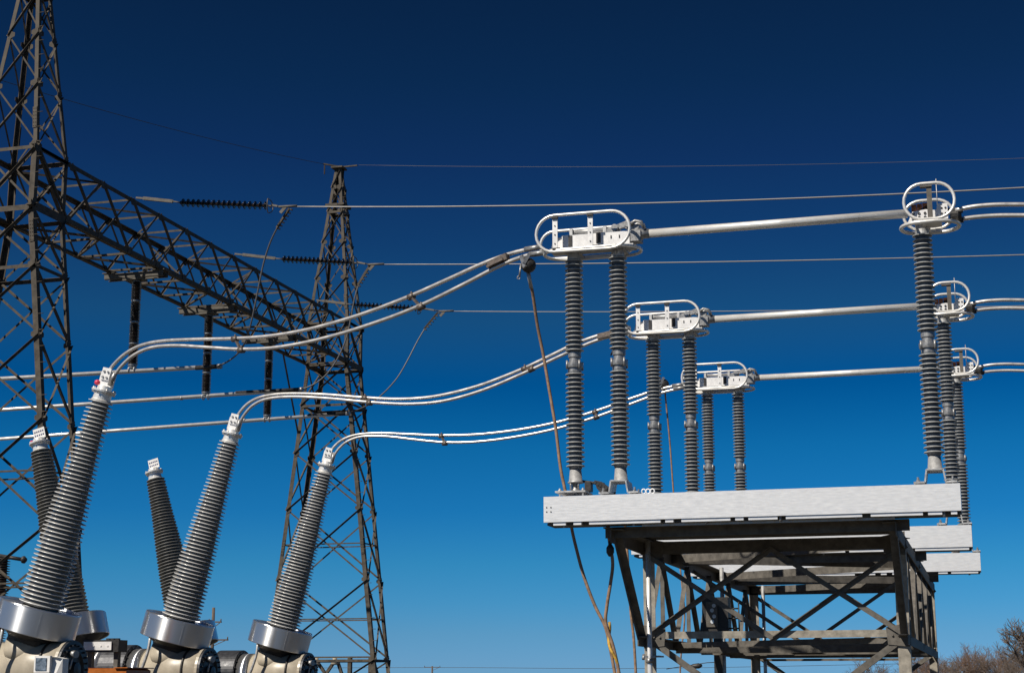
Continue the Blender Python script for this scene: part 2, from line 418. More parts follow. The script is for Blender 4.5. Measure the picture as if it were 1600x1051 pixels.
# ------------------------------------------------------------------ strain insulator strings
def strain(y, pts, label):
    a, b, c, d, e = [V(p) for p in pts]       # chord, link end, first disc, last disc, clamp
    t = root('strain_insulator', a, label, 'insulator string', 'strain insulator strings pulling off the truss beam')
    m = MB(); q = a.lerp(b, 0.2)
    m.bar(a, q, 0.05, 0.05); m.bar(q + V((0, -.04, 0)), b + V((0, -.02, 0)), 0.015, 0.09, (0, 1, 0)); m.bar(q + V((0, .04, 0)), b + V((0, .02, 0)), 0.015, 0.09, (0, 1, 0))
    m.cyl(b, c, 0.02, 8)
    part('link_plate', m, 'frame', t)
    n = 17; ax = (d - c).normalized()
    prof = [(0.02, -0.07), (0.05, -0.06), (0.052, -0.015), (0.065, -0.01), (0.115, 0.018), (0.118, 0.028), (0.09, 0.034), (0.055, 0.028), (0.03, 0.05), (0.02, 0.085)]
    me = mesh(MB().lathe(prof, (0, 0, 0), ax, 16), 'disc', (0, 0, 0), 'disc')
    for k in range(n): link('insulator_disc', me, t, c.lerp(d, (k + 0.3) / (n - 0.2)))
    m = MB()
    m.tube([d + V((0.02, 0, 0)) + V((0.06 * abs(math.cos(i * PI / 10)), 0.2 * math.cos(i * PI / 10), 0.2 * math.sin(i * PI / 10))) for i in range(20)], 0.014, 6, True)
    m.bar(d + V((0.02, -0.2, 0)), d + V((0.02, 0.2, 0)), 0.02, 0.02)
    part('arcing_ring', m, 'frame', t)
    m = MB(); m.cyl(d, e, 0.02, 8)
    m.bar(d + V((.12, 0, 0.01)), e.lerp(d, .3), 0.05, 0.06); m.cyl(e + V((-0.1, 0, 0)), e + V((0.45, 0, -0.02)), 0.035, 10)
    m.bar(e + V((0.12, 0, 0)), e + V((-0.05, 0.0, -0.18)), 0.09, 0.03, (1, 0, 0))
    part('dead_end_clamp', m, 'frame', t)
    return e
def quad_wire(name, pts, r, mt, label, cat, group=None, x1=None):
    """parabola through three points, carried on along X"""
    (xa, ya, za), (xb, yb, zb), (xc, yc, zc) = pts
    def L(x, fa, fb, fc):
        return fa * (x - xb) * (x - xc) / ((xa - xb) * (xa - xc)) + fb * (x - xa) * (x - xc) / ((xb - xa) * (xb - xc)) + fc * (x - xa) * (x - xb) / ((xc - xa) * (xc - xb))
    P = []
    for k in range(41):
        x = xa + (x1 - xa) * k / 40; P.append(V((x, ya + (yc - ya) * (x - xa) / (xc - xa), L(x, za, zb, zc))))
    return props(part(name, MB().tube(P, r, 10), mt, None, P[0]), label, cat, group)
S1 = [(-23.1, 40.45, 15.56), (-21.92, 40.45, 15.35), (-21.66, 40.45, 15.29), (-18.95, 40.45, 14.97), (-18.5, 40.45, 14.91)]
S2 = [(-23.1, 46.95, 15.56), (-21.66, 46.95, 15.30), (-21.4, 46.95, 15.26), (-18.95, 46.95, 14.96), (-18.35, 46.95, 14.86)]
S3 = [(-23.1, 53.77, 15.57), (-21.97, 53.77, 15.37), (-21.7, 53.77, 15.31), (-19.2, 53.77, 15.01), (-18.28, 53.77, 14.85)]
cl = 'overhead conductors leaving the truss beam'
e = strain(40.45, S1, 'nearest and highest string of black disc insulators, whole against the sky')
quad_wire('overhead_conductor', [tuple(e), (-8.29, 40.45, 14.14), (1.33, 40.45, 13.73)], 0.020, 'wire', 'top overhead conductor, running from the nearest disc string past the near switch', 'overhead wire', cl, 26)
e = strain(46.95, S2, 'middle string of black disc insulators, its end in front of the far tower')
quad_wire('overhead_conductor', [tuple(e), (-7.71, 46.95, 14.15), (1.42, 46.95, 13.69)], 0.018, 'wire', 'second overhead conductor from the top, ending at the disc string before the far tower', 'overhead wire', cl, 28)
e = strain(53.77, S3, 'farthest disc insulator string, seen between the upper jumper cables right of the far tower')
quad_wire('overhead_conductor', [tuple(e), (-12.2, 53.77, 14.43), (1.3, 53.77, 13.75)], 0.015, 'wire', 'lowest overhead conductor, passing behind the near switch columns', 'overhead wire', cl, 28)
D1 = [(-18.28, 40.45, 14.83), (-18.38, 40.51, 14.74), (-18.65, 40.66, 14.52), (-19.03, 40.86, 14.08), (-19.28, 40.99, 13.51), (-19.42, 41.06, 12.82), (-19.6, 41.17, 12.12), (-19.8, 41.33, 11.6), (-19.98, 41.48, 11.27), (-20.3, 41.68, 11.0), (-20.75, 41.94, 10.86), (-21.2, 42.2, 10.82)]
D2 = [(-18.4, 47.0, 14.83), (-18.5, 47.0, 14.72), (-18.74, 47.0, 14.4), (-18.92, 47.0, 13.82), (-19.01, 47.0, 13.1), (-19.09, 47.0, 12.6), (-19.38, 47.0, 11.88), (-19.75, 47.0, 11.38), (-20.12, 47.0, 11.12), (-20.44, 47.0, 11.0), (-20.71, 47.0, 10.95)]
D3 = [(-18.42, 53.77, 14.81), (-18.5, 53.71, 14.69), (-18.75, 53.54, 14.33), (-19.0, 53.36, 13.82), (-19.28, 53.15, 13.03), (-19.56, 52.93, 12.36), (-19.79, 52.75, 12.02), (-20.05, 52.55, 11.7), (-20.3, 52.34, 11.35), (-20.63, 52.08, 11.16), (-21.0, 51.7, 10.95)]
for D, l in ((D1, 'thin grey dropper cable curving from the nearest disc string down across the truss'),
             (D2, 'thin grey dropper cable hanging in front of the far tower from the middle disc string'),
             (D3, 'thin grey dropper cable hanging free in the sky right of the far tower')):
    t = root('dropper_cable', D[-1], l, 'cable', 'dropper cables from conductors to bus pipes')
    part('cable', MB().tube(catmull(smooth_path(D, 1), 4), 0.024, 8), 'wire_mid', t)
    m = MB(); a, b = V(D[0]), V(D[2]).lerp(V(D[3]), 0.3)
    for k in range(7):
        c = a.lerp(b, k / 6); m.cyl(c + V((0.02, 0, -.02)), c + V((0.10, 0, -0.05)), 0.022, 6)
    m.bar(a, b, 0.07, 0.05)
    part('compression_clamp', m, 'steel', t)

# shield wires on the far tower peak
quad_wire('shield_wire', [(-23.1, 57.6, 21.95), (-10, 57.6, 20.7), (2.0, 57.6, 19.9)], 0.007, 'wire_mid', 'hair-thin shield wire running right from the peak of the far tower', 'overhead wire', None, 34)
P = []
a, b = V((-24.5, 57.4, 22.05)), V((-27.5, 34.0, 18.4))
for k in range(31):
    f = k / 30; p = a.lerp(b, f); p.z -= 4 * 0.25 * f * (1 - f); P.append(p)
props(part('shield_wire', MB().tube(P, 0.010, 5), 'wire_dark', None, P[0]), 'hair-thin dark shield wire rising left from the peak of the far tower', 'overhead wire')

# ------------------------------------------------------------------ circuit breakers
BX = -15.0
RC = []
BY = (22.12, 26.63, 31.05)
def breaker(y):
    t = root('circuit_breaker', (BX, y, 0), 'x', 'circuit breaker', 'dead tank circuit breakers in a row')
    ZC, RT = 1.98, 0.405
    # tank: centre flange, silver bands, beige barrels
    for s_ in (-1, 1):
        m = MB()
        X = lambda d: BX + s_ * d
        m.lathe([(RT - 0.03, 0), (RT, 0.01), (RT, 1.10), (RT - 0.02, 1.12)], (X(0.52), y, ZC), (s_, 0, 0), 40, smooth=True)
        # swept neck up to the bushing
        m.lathe([(0.38, 0.1), (0.36, 0.22), (0.35, 0.36)], (X(0.855) , y, ZC + 0.06), (s_ * 0.26, 0, 0.966), 36)
        part('tank', m, 'tank', t)
    for s_ in (-1, 1):
        m = MB()
        m.lathe([(RT + 0.012, 0), (RT + 0.012, 0.25)], (BX + s_ * 0.27, y, ZC), (s_, 0, 0), 40)
        part('silver_band', m, 'shield', t)
    m = MB()
    m.lathe([(RT + 0.02, -0.25), (RT + 0.075, -0.25), (RT + 0.08, -0.245), (RT + 0.08, 0.245), (RT + 0.075, 0.25), (RT + 0.02, 0.25)], (BX, y, ZC), (1, 0, 0), 56, smooth=False)
    for k in range(20):
        a = 2 * PI * k / 20; c = V((BX, y + (RT + 0.08) * math.cos(a), ZC + (RT + 0.08) * math.sin(a)))
        c = V((BX, y + (RT + 0.045) * math.cos(a), ZC + (RT + 0.045) * math.sin(a))); m.cyl(c + V((-0.275, 0, 0)), c + V((0.275, 0, 0)), 0.014, 6)
    part('centre_flange', m, 'flange', t)
    for s_ in (-1, 1):
        m = MB(); x = BX + s_ * 1.62
        m.lathe([(RT + 0.03, 0), (RT + 0.03, 0.05)], (x, y, ZC), (s_, 0, 0), 40, smooth=False)
        part('end_collar', m, 'tank', t)
        m = MB()
        m.lathe([(RT + 0.02, 0.052), (RT + 0.02, 0.09), (RT - 0.12, 0.10), (RT - 0.14, 0.06), (0.12, 0.06), (0.1, 0.16), (0.02, 0.17)], (x, y, ZC), (s_, 0, 0), 40, smooth=False)
        for k in range(24):
            a = 2 * PI * k / 24; c = V((x + s_ * 0.085, y + (RT - 0.05) * math.cos(a), ZC + (RT - 0.05) * math.sin(a)))
            m.cyl(c, c + V((s_ * 0.045, 0, 0)), 0.016, 6)
        part('end_flange', m, 'flange', t)
        if s_ > 0:
            m = MB(); c = V((x + 0.1, y - 0.12, ZC + 0.22))
            m.cyl(c, c + V((0.13, -0.05, 0)), 0.055, 14); m.cyl(c + V((0.05, -.02, -0.03)), c + V((0.07, -0.12, -0.22)), 0.02, 8)
            part('pressure_gauge', m, 'cast', t)
            m = MB(); m.box(x + 0.09, x + 0.105, y - 0.02, y + 0.13, ZC + 0.0, ZC + 0.1); part('nameplate', m, 'white', t)
    m = MB()   # strap and conduit on the right barrel
    m.tube([(BX + 1.36, y + RT * 1.02 * math.cos(a), ZC + RT * 1.02 * math.sin(a)) for a in [-0.6 + 4.2 * i / 24 for i in range(25)]], 0.022, 6)
    part('cable_strap', m, 'dark', t)
    m = MB(); m.tube(catmull([(BX + 0.80, y - 0.52, 2.58), (BX + 0.79, y - 0.56, 2.35), (BX + 0.72, y - 0.58, 2.1), (BX + 0.6, y - 0.57, 1.8), (BX + 0.5, y - 0.5, 1.2), (BX + 0.5, y - 0.4, 0.9)], 4), 0.028, 8)
    part('conduit', m, 'galv_dull', t)
    # bushings leaning apart
    for s_ in (-1, 1):
        ax = V((s_ * 0.259, 0, 0.966)).normalized()
        base = V((BX + s_ * 0.96, y, ZC + 0.42))
        L = (6.05 - base.z) / ax.z
        z0 = 0.54
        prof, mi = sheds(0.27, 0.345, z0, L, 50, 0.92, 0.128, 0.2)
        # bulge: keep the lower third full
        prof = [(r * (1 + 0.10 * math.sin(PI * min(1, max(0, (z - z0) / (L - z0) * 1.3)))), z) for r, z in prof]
        b = part('bushing', MB().lathe(prof, base, ax, 36, mis=mi), ['bush', 'bush_lit_rim'] if s_ > 0 else ['bush_b', 'bushm'], t)
        m = MB().lathe([(0.34, -0.06), (0.36, 0.04), (0.50, 0.15), (0.53, 0.16), (0.53, 0.19), (0.60, 0.2), (0.60, 0.26)], base, ax, 40, smooth=False)
        part('turret', m, 'dark', b)  # turret coloured dark for the shadow below the shield ring
        up_ = base + ax * 0.035
        m = MB().lathe([(0.622, 0.11), (0.622, 0.495)], up_, ax, 64, cap=False)
        m.lathe([(0.622, 0.495), (0.615, 0.51), (0.60, 0.51)], up_, ax, 64, cap=False, smooth=False)
        m.lathe([(0.60, 0.51), (0.60, 0.11)], up_, ax, 64, cap=False)
        m.lathe([(0.60, 0.11), (0.615, 0.10), (0.622, 0.11)], up_, ax, 64, cap=False, smooth=False)
        m.lathe([(0.60, 0.475), (0.28, 0.485)], up_, ax, 64, cap=False, smooth=False)
        u0 = V((ax.z, 0, -ax.x))
        for an in (-0.95, 1.9):
            e0 = up_ + (u0 * math.cos(an) + V((0, math.sin(an), 0))) * 0.6235
            m.bar(e0 + ax * 0.11, e0 + ax * 0.495, 0.012, 0.006, u0 * -math.sin(an) + V((0, math.cos(an), 0)))
        part('shield_ring', m, 'shield', b, up_ + ax * 0.32)
        top = base + ax * L
        m = MB().lathe([(0.15, -0.02), (0.155, 0.0), (0.14, 0.02), (0.135, 0.10), (0.15, 0.11), (0.15, 0.13), (0.19, 0.135), (0.19, 0.165), (0.12, 0.17), (0.11, 0.23), (0.03, 0.24)], top, ax, 28, smooth=False)
        for k in range(8):
            a = 2 * PI * k / 8; u = ax.orthogonal().normalized(); q = ax.cross(u)
            c = top + ax * 0.1 + (u * math.cos(a) + q * math.sin(a)) * 0.17
            m.cyl(c, c + ax * 0.09, 0.012, 6)
        part('top_cap', m, 'alu', b)
        u = V((1, 0, 0)) * 0.9 - ax * 0; u = (u - ax * u.dot(ax)).normalized()
        c = top + ax * 0.34
        if s_ > 0:
            m = MB(); nrm = V((0, -1, 0))
            m.bar(c - ax * 0.12, c + ax * 0.10, 0.26, 0.03, u)
            m.bar(c - ax * 0.02 + nrm * 0.03 - u * 0.03, c + ax * 0.17 + nrm * 0.03 - u * 0.03, 0.15, 0.025, u)
            m.bar(c - ax * 0.2, c - ax * 0.1, 0.12, 0.10, u)
            part('terminal_pad', m, 'alu_white', b)
            m = MB()
            for i in (-1, 1):
                for j in (0, 1):
                    q = c + u * (i * 0.035 - 0.03) + ax * (0.02 + j * 0.09) + nrm * 0.043
                    part('bolt', MB().cyl(q, q + nrm * 0.018, 0.018, 6), 'cast', b)
            RC.append((b, MB().lathe([(0.03, 0), (0.05, 0.02), (0.05, 0.06), (0.02, 0.08)], top + ax * 0.22 - u * 0.15, ax, 12)))
        else:
            nrm = V((0, -1, 0)); m = MB(); c = top + ax * 0.33 + u * 0.03
            m.bar(c - ax * 0.10, c + ax * 0.10, 0.24, 0.012, u)
            tg = part('label_tag', m, 'white', b)
            m = MB()
            for j, rowz in enumerate((0.035, -0.035)):
                for i in range(5):
                    q = c + u * (-0.085 + i * 0.042) + ax * rowz + nrm * 0.007
                    m.bar(q - ax * 0.016, q + ax * 0.016, 0.028, 0.003, u)
            part('lettering', m, 'ink', tg)
    # saddles and legs
    for s_ in (-1, 1):
        m = MB()
        for yy in (-0.38, 0.38):
            m.bar((BX + s_ * 1.2, y + yy, 0.1), (BX + s_ * 1.2, y + yy * 0.7, 1.68), 0.1, 0.1, (1, 0, 0))
        m.box(BX + s_ * 1.2 - 0.06, BX + s_ * 1.2 + 0.06, y - 0.4, y + 0.4, 1.5, 1.6)
        part('leg', m, 'frame', t)
    m = MB(); m.box(BX - 1.5, BX + 1.5, y - 0.6, y + 0.6, 0.0, 0.1); part('footing', m, 'frame', t)
    m = MB(); m.box(BX - 0.35, BX + 0.35, y - 0.35, y + 0.35, 0.35, 1.45); part('operating_cabinet', m, 'tank', t)
    return t
br = breaker(BY[0])
bl = ['beige circuit breaker at the bottom left corner with the largest leaning bushing and shield ring',
      'beige circuit breaker in the middle of the three, behind the orange machine',
      'smallest beige circuit breaker, in front of the foot of the far tower']
br['label'] = bl[0]
for y, l in zip(BY[1:], bl[1:]):
    c = copy_tree(br, None, V((BX, y, 0))); c['label'] = l
part('plastic_cap', RC[0][1], 'red', RC[0][0])
# red corner on the label tag of the middle breaker
t = root('red_tag', (-17.15, 26.60, 6.2), 'small red tag on the white label of the far left bushing', 'tag')
part('tag_sheet', MB().box(-17.15, -17.06, 26.590, 26.600, 6.17, 6.24), 'red', t)

# floodlight on the first tank
t = root('floodlight', (-13.42, 21.56, 1.7), 'white square floodlight housing in front of the nearest breaker tank', 'floodlight')
m = MB(); m.box(-13.56, -13.30, 21.48, 21.54, 1.93, 2.17)
part('front_frame', m, 'white', t)
m = MB(); m.poly([(-13.50, 21.54, 2.17), (-13.22, 21.54, 2.15), (-13.16, 21.60, 2.13), (-13.16, 21.60, 1.92), (-13.24, 21.54, 1.88), (-13.50, 21.54, 1.93)], (0, 0.16, 0))
m.bar((-13.35, 21.58, 1.0), (-13.35, 21.58, 1.93), 0.05, 0.05)
part('housing', m, 'white', t)
part('lens', MB().box(-13.53, -13.35, 21.468, 21.479, 1.96, 2.14), 'lens', t)

# junction box seen between the first two tanks
t = root('junction_box', (-14.64, 25.3, 0.0), 'dark steel box with a pale front strip between the first two breaker tanks', 'junction box')
m = MB(); m.box(-14.98, -14.30, 25.2, 25.5, 2.31, 2.51); part('body', m, 'dark', t)
m = MB(); m.box(-14.95, -14.42, 25.17, 25.195, 2.34, 2.48)
for i in range(4): m.cyl((-14.88 + i * 0.13, 25.17, 2.41), (-14.88 + i * 0.13, 25.16, 2.41), 0.015, 6)
part('front_strip', m, 'alu_white', t)
m = MB()
for i in (0, 1, 2): m.box(-14.6 + i * 0.09, -14.54 + i * 0.09, 25.3, 25.36, 2.51, 2.54)
part('latch', m, 'dark', t)
m = MB()
for xx in (-14.9, -14.4): m.box(xx - 0.04, xx + 0.04, 25.3, 25.4, 0, 2.31)
part('post', m, 'frame', t)

# orange machine
t = root('orange_machine', (-13.9, 24.3, -0.04), 'orange steel machine top showing at the bottom edge between two breakers', 'machine')
m = MB(); m.poly([(-14.32, 23.9, 0.5), (-13.40, 23.9, 0.5), (-13.40, 23.9, 1.99), (-13.46, 23.9, 2.02), (-14.24, 23.9, 2.02), (-14.32, 23.9, 1.98)], (0, 0.8, 0))
part('body', m, 'orange', t)
m = MB(); m.box(-14.36, -14.12, 23.86, 24.74, 2.021, 2.035); m.box(-13.60, -13.36, 23.86, 24.74, 2.021, 2.035); part('top_rim', m, 'orange', t)
for xx in (-14.2, -13.5):
    for yy in (24.0, 24.6): part('wheel', MB().lathe([(0.1, -0.08), (0.25, -0.08), (0.27, -0.04), (0.27, 0.04), (0.25, 0.08), (0.1, 0.08)], (xx, yy, 0.27), (1, 0, 0), 24), 'dark', t)

# ------------------------------------------------------------------ jumper cables from breakers to switches
J = {
'1U': [(-13.09, 22.18, 6.32), (-13.05, 22.16, 6.44), (-12.9, 22.13, 6.6), (-12.67, 22.07, 6.78), (-12.35, 21.99, 6.87), (-11.98, 21.89, 6.89), (-11.35, 21.74, 6.84), (-10.54, 21.53, 6.75), (-9.92, 21.36, 6.71), (-9.23, 21.18, 6.72), (-8.35, 20.93, 6.82), (-7.47, 20.67, 6.99), (-6.88, 20.49, 7.15), (-6.27, 20.3, 7.31), (-5.88, 20.18, 7.38), (-5.44, 20.04, 7.38)],
'1L': [(-12.89, 22.06, 6.29), (-12.83, 22.04, 6.38), (-12.71, 22.01, 6.54), (-12.46, 21.95, 6.72), (-12.12, 21.86, 6.8), (-11.68, 21.75, 6.78), (-11.06, 21.6, 6.67), (-10.38, 21.42, 6.55), (-9.76, 21.25, 6.5), (-8.97, 21.04, 6.53), (-8.1, 20.79, 6.66), (-7.28, 20.54, 6.8), (-6.65, 20.35, 7.0), (-5.95, 20.13, 7.25), (-5.64, 20.03, 7.28), (-5.35, 19.94, 7.27)],
'2U': [(-13.06, 26.68, 6.27), (-13.02, 26.67, 6.41), (-12.91, 26.65, 6.6), (-12.73, 26.62, 6.76), (-12.46, 26.57, 6.86), (-12.01, 26.49, 6.87), (-11.21, 26.34, 6.8), (-10.29, 26.17, 6.64), (-9.66, 26.05, 6.55), (-8.91, 25.91, 6.53), (-8.18, 25.76, 6.61), (-7.23, 25.57, 6.88), (-6.76, 25.47, 7.05), (-6.3, 25.37, 7.23), (-5.85, 25.28, 7.33), (-5.35, 25.17, 7.37)],
'2L': [(-12.91, 26.58, 6.25), (-12.87, 26.57, 6.36), (-12.77, 26.55, 6.53), (-12.6, 26.52, 6.69), (-12.33, 26.47, 6.8), (-11.84, 26.38, 6.79), (-10.91, 26.21, 6.68), (-10.17, 26.08, 6.53), (-9.37, 25.92, 6.43), (-8.76, 25.8, 6.42), (-8.03, 25.66, 6.51), (-7.08, 25.46, 6.84), (-6.51, 25.34, 7.03), (-5.94, 25.22, 7.22), (-5.66, 25.16, 7.26), (-5.33, 25.09, 7.29)],
'3U': [(-13.05, 31.1, 6.26), (-13.01, 31.1, 6.43), (-12.9, 31.09, 6.59), (-12.7, 31.07, 6.74), (-12.39, 31.05, 6.83), (-11.9, 31.01, 6.82), (-11.18, 30.95, 6.75), (-10.48, 30.89, 6.67), (-9.64, 30.82, 6.64), (-8.69, 30.74, 6.7), (-7.89, 30.67, 6.82), (-7.23, 30.61, 6.96), (-6.44, 30.54, 7.21), (-5.87, 30.49, 7.36), (-5.42, 30.44, 7.39)],
'3L': [(-12.89, 30.99, 6.24), (-12.85, 30.99, 6.39), (-12.74, 30.98, 6.53), (-12.54, 30.96, 6.68), (-12.27, 30.94, 6.77), (-11.72, 30.9, 6.74), (-11.07, 30.84, 6.62), (-10.37, 30.78, 6.5), (-9.75, 30.73, 6.48), (-8.93, 30.66, 6.53), (-7.99, 30.58, 6.64), (-7.18, 30.51, 6.84), (-6.43, 30.44, 7.07), (-5.78, 30.38, 7.29), (-5.38, 30.34, 7.31)],
}
SP = {'1': (7, 11), '2': (7, 11), '3': (7, 11)}
jl = {'1': 'nearest and highest pair of bright jumper cables, from the largest bushing to near switch',
      '2': 'middle pair of bright jumper cables, sagging across the far tower to the second switch',
      '3': 'lowest and farthest pair of jumper cables, rising to the black ball at the third switch'}
for k in '123':
    U, Lw = J[k + 'U'], J[k + 'L']
    t = root('jumper_cable', U[-1], jl[k], 'jumper cable', 'twin jumper cables from breakers to switches')
    for Q in (U, Lw):
        c_ = part('conductor', MB().tube(catmull(smooth_path(Q, 1), 6), 0.027, 10), 'cable', t)
        m = MB(); a = V(Q[0]); b = V(Q[1]); d = (b - a).normalized()
        part('compression_sleeve', MB().cyl(a - d * 0.02, a + d * 0.20, 0.036, 10), 'cast', c_)
        part('compression_sleeve', MB().cyl(V(Q[-1]), V(Q[-1]) + (V(Q[-2]) - V(Q[-1])).normalized() * 0.25, 0.036, 10), 'cast', c_)
    for i in SP[k]:
        a, b = V(U[i]), V(Lw[i]); m = MB()
        m.bar(a, b, 0.03, 0.035)
        for p, q in ((a, V(U[i + 1])), (b, V(Lw[i + 1]))):
            d = (q - p).normalized(); m.cyl(p - d * 0.05, p + d * 0.05, 0.045, 10)
            m.cyl(p + V((0, 0, 0.03)), p + V((0, 0, 0.07)), 0.014, 6)
        part('spacer', m, 'clampm', t)
    if k in '12':
        i = 13 if k == '1' else 14
        a = V(U[i]).lerp(V(Lw[i]), 0.7); d = (V(Lw[i + 1]) - V(Lw[i - 1])).normalized(); m = MB()
        m.bar(a - d * 0.17 + V((0, -0.02, 0.0)), a + d * 0.14 + V((0, -0.02, 0.0)), 0.09, 0.09)
        m.bar(a - d * 0.17 + V((0, -0.02, -0.03)), a + d * 0.10 + V((0, -0.02, -0.03)), 0.03, 0.15)
        part('parallel_clamp', m, 'clampm', t)

# grounding balls, clamps and cables
def ball(c, r, label, fl=1):
    c = V(c); t = root('clamp_ball', c, label, 'clamp')
    prof = [(r * math.cos(a), r * math.sin(a)) for a in [-1.45 + 2.9 * i / 12 for i in range(13)]]
    part('ball', MB().lathe(prof, c, (0.2, 0.9, 0.2), 24), 'dark', t)
    m = MB(); m.bar(c + V((-0.08, -0.06, 0.12)), c + V((-0.02, -0.10, -0.05)), 0.05, 0.03); m.bar(c + V((0.03, -0.08, 0.13)), c + V((-0.03, -0.11, 0.0)), 0.04, 0.03)
    m.cyl(c + V((-0.09, -0.05, 0)), c + V((-0.11, -0.05, -0.16)), 0.014, 6)
    m.tube(racetrack(c + V((-0.12, -0.05, -0.17)), (1, 0, 0), (0, 0, 1), 0, 0.02, 0.02, 5), 0.007, 5, True)
    part('jaw', m, 'cast', t)
    return t
ball((-5.60, 20.0, 7.13), 0.10, 'black ball clamp hanging under the near jumper cables left of the near switch')
ball((-5.86, 30.55, 7.42), 0.115, 'round dark ball clamp on the farthest jumper, between the second switch columns')
t = root('ground_clamp', (-5.68, 25.15, 7.22), 'small dark clamp hanging below the second jumper cables, left of the second near column', 'clamp')
m = MB(); m.bar((-5.66, 25.1, 7.24), (-5.60, 25.1, 7.08), 0.06, 0.05); m.bar((-5.60, 25.1, 7.10), (-5.56, 25.1, 6.96), 0.04, 0.04)
m.cyl((-5.60, 25.1, 7.05), (-5.66, 25.1, 6.92), 0.015, 6); part('jaw', m, 'dark', t)
R1 = [(-5.62, 20.05, 7.05), (-5.60, 20.2, 6.8), (-5.58, 20.36, 6.4), (-5.53, 20.45, 6.04), (-5.45, 20.45, 5.57), (-5.36, 20.45, 5.02), (-5.3, 20.45, 4.51), (-5.24, 20.45, 4.21), (-5.16, 20.45, 3.74), (-5.1, 20.45, 3.47), (-5.0, 20.45, 3.1), (-4.86, 20.45, 2.73), (-4.73, 20.45, 2.47), (-4.67, 20.45, 2.21), (-4.60, 20.45, 1.82), (-4.5, 20.45, 1.2), (-4.45, 20.45, 0.0)]
R1b = [(-4.66, 20.32, 3.76), (-4.64, 20.4, 3.49), (-4.61, 20.4, 3.25), (-4.64, 20.4, 3.01), (-4.69, 20.4, 2.73), (-4.71, 20.41, 2.5), (-4.62, 20.42, 2.21), (-4.54, 20.42, 1.82), (-4.45, 20.4, 1.2), (-4.4, 20.4, 0.0)]
R3 = [(-5.85, 30.65, 7.32), (-5.8, 30.75, 6.46), (-5.76, 30.75, 5.72), (-5.72, 30.75, 4.98), (-5.67, 30.75, 4.25), (-5.61, 30.75, 3.53), (-5.58, 30.75, 2.99), (-5.66, 30.75, 2.34), (-5.7, 30.75, 1.64), (-5.7, 30.7, 0.0)]
R2 = [(-5.6, 25.6, 4.5), (-5.56, 25.6, 4.07), (-5.52, 25.6, 3.3), (-5.5, 25.6, 2.84), (-5.46, 25.6, 2.44), (-5.43, 25.6, 1.65), (-5.4, 25.6, 0)]
def rope(Q, r, mt, label):
    pts = catmull(Q, 6); t = root('grounding_cable', Q[-1], label, 'grounding cable')
    part('cable', MB().tube(pts, r, 8), mt, t); return t
t = rope(R1, 0.021, 'rope', 'brown grounding cable hanging from the black ball past the left end of the near beam')
m = MB(); m.cyl((-5.62, 20.05, 7.06), (-5.605, 20.15, 6.86), 0.026, 10); part('ferrule', m, 'galv_dull', t)
t = rope(R1b, 0.022, 'rope', 'short brown cable tied under the near beam and twisting round the longer one')
m = MB()
tw = []
for k in range(40):
    z = 2.52 - k * 0.045; f = k / 39; xc = -4.70 + 0.16 * min(1, f * 2.2); a = k * 0.55
    tw.append((xc + 0.03 * math.cos(a), 20.42 + 0.03 * math.sin(a), z))
m.tube(tw, 0.019, 7); part('yellow_strand', m, 'rope_y', t)
m = MB(); m.lathe([(0.02, -0.08), (0.05, -0.03), (0.05, 0.03), (0.02, 0.08)], (-4.64, 20.4, 3.42), (0, 0, 1), 10); m.cyl((-4.64, 20.4, 3.5), (-4.66, 20.36, 3.74), 0.026, 8); part('hook', m, 'dark', t)
rope(R3, 0.016, 'rope', 'thin brown grounding cable hanging from the farthest ball clamp')
rope(R2, 0.022, 'rope', 'pale brown cable hanging under the second beam behind the cantilever')

# ------------------------------------------------------------------ disconnect switches
ZBM = 4.05
def post_mesh():
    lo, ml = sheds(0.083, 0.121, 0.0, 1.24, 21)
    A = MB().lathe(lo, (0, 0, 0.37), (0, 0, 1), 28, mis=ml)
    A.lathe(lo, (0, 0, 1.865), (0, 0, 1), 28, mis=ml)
    A = mesh(A, ['porc', 'porc_lit_rim'], (0, 0, 0), 'porcelain')
    B = MB()
    B.lathe([(0.082, 1.605), (0.088, 1.615), (0.088, 1.665), (0.108, 1.672), (0.112, 1.70), (0.112, 1.735), (0.072, 1.742), (0.070, 1.80), (0.084, 1.81), (0.084, 1.87)], (0, 0, 0), (0, 0, 1), 24, smooth=False)
    for k in range(4):
        a = PI / 4 + k * PI / 2; c = V((0.115 * math.cos(a), 0.115 * math.sin(a), 0))
        B.cyl(c + V((0, 0, 1.65)), c + V((0, 0, 1.76)), 0.016, 6)
    B = mesh(B, 'cast', (0, 0, 0), 'joint')
    C = mesh(MB().lathe([(0.10, 0.19), (0.10, 0.205), (0.086, 0.21), (0.072, 0.37)], (0, 0, 0), (0, 0, 1), 24), 'galv_dull', (0, 0, 0), 'base')
    D = mesh(MB().lathe([(0.085, 3.10), (0.085, 3.16), (0.07, 3.165), (0.07, 3.21)], (0, 0, 0), (0, 0, 1), 24, smooth=False), 'galv_dull', (0, 0, 0), 'cap')
    return A, B, C, D
PM = post_mesh()
def post(x, y, parent):
    o = (x, y, ZBM)
    p = link('post_insulator', PM[0], parent, o)
    link('joint_fitting', PM[1], p, o); link('base_fitting', PM[2], p, o); link('top_cap', PM[3], p, o)
    return p
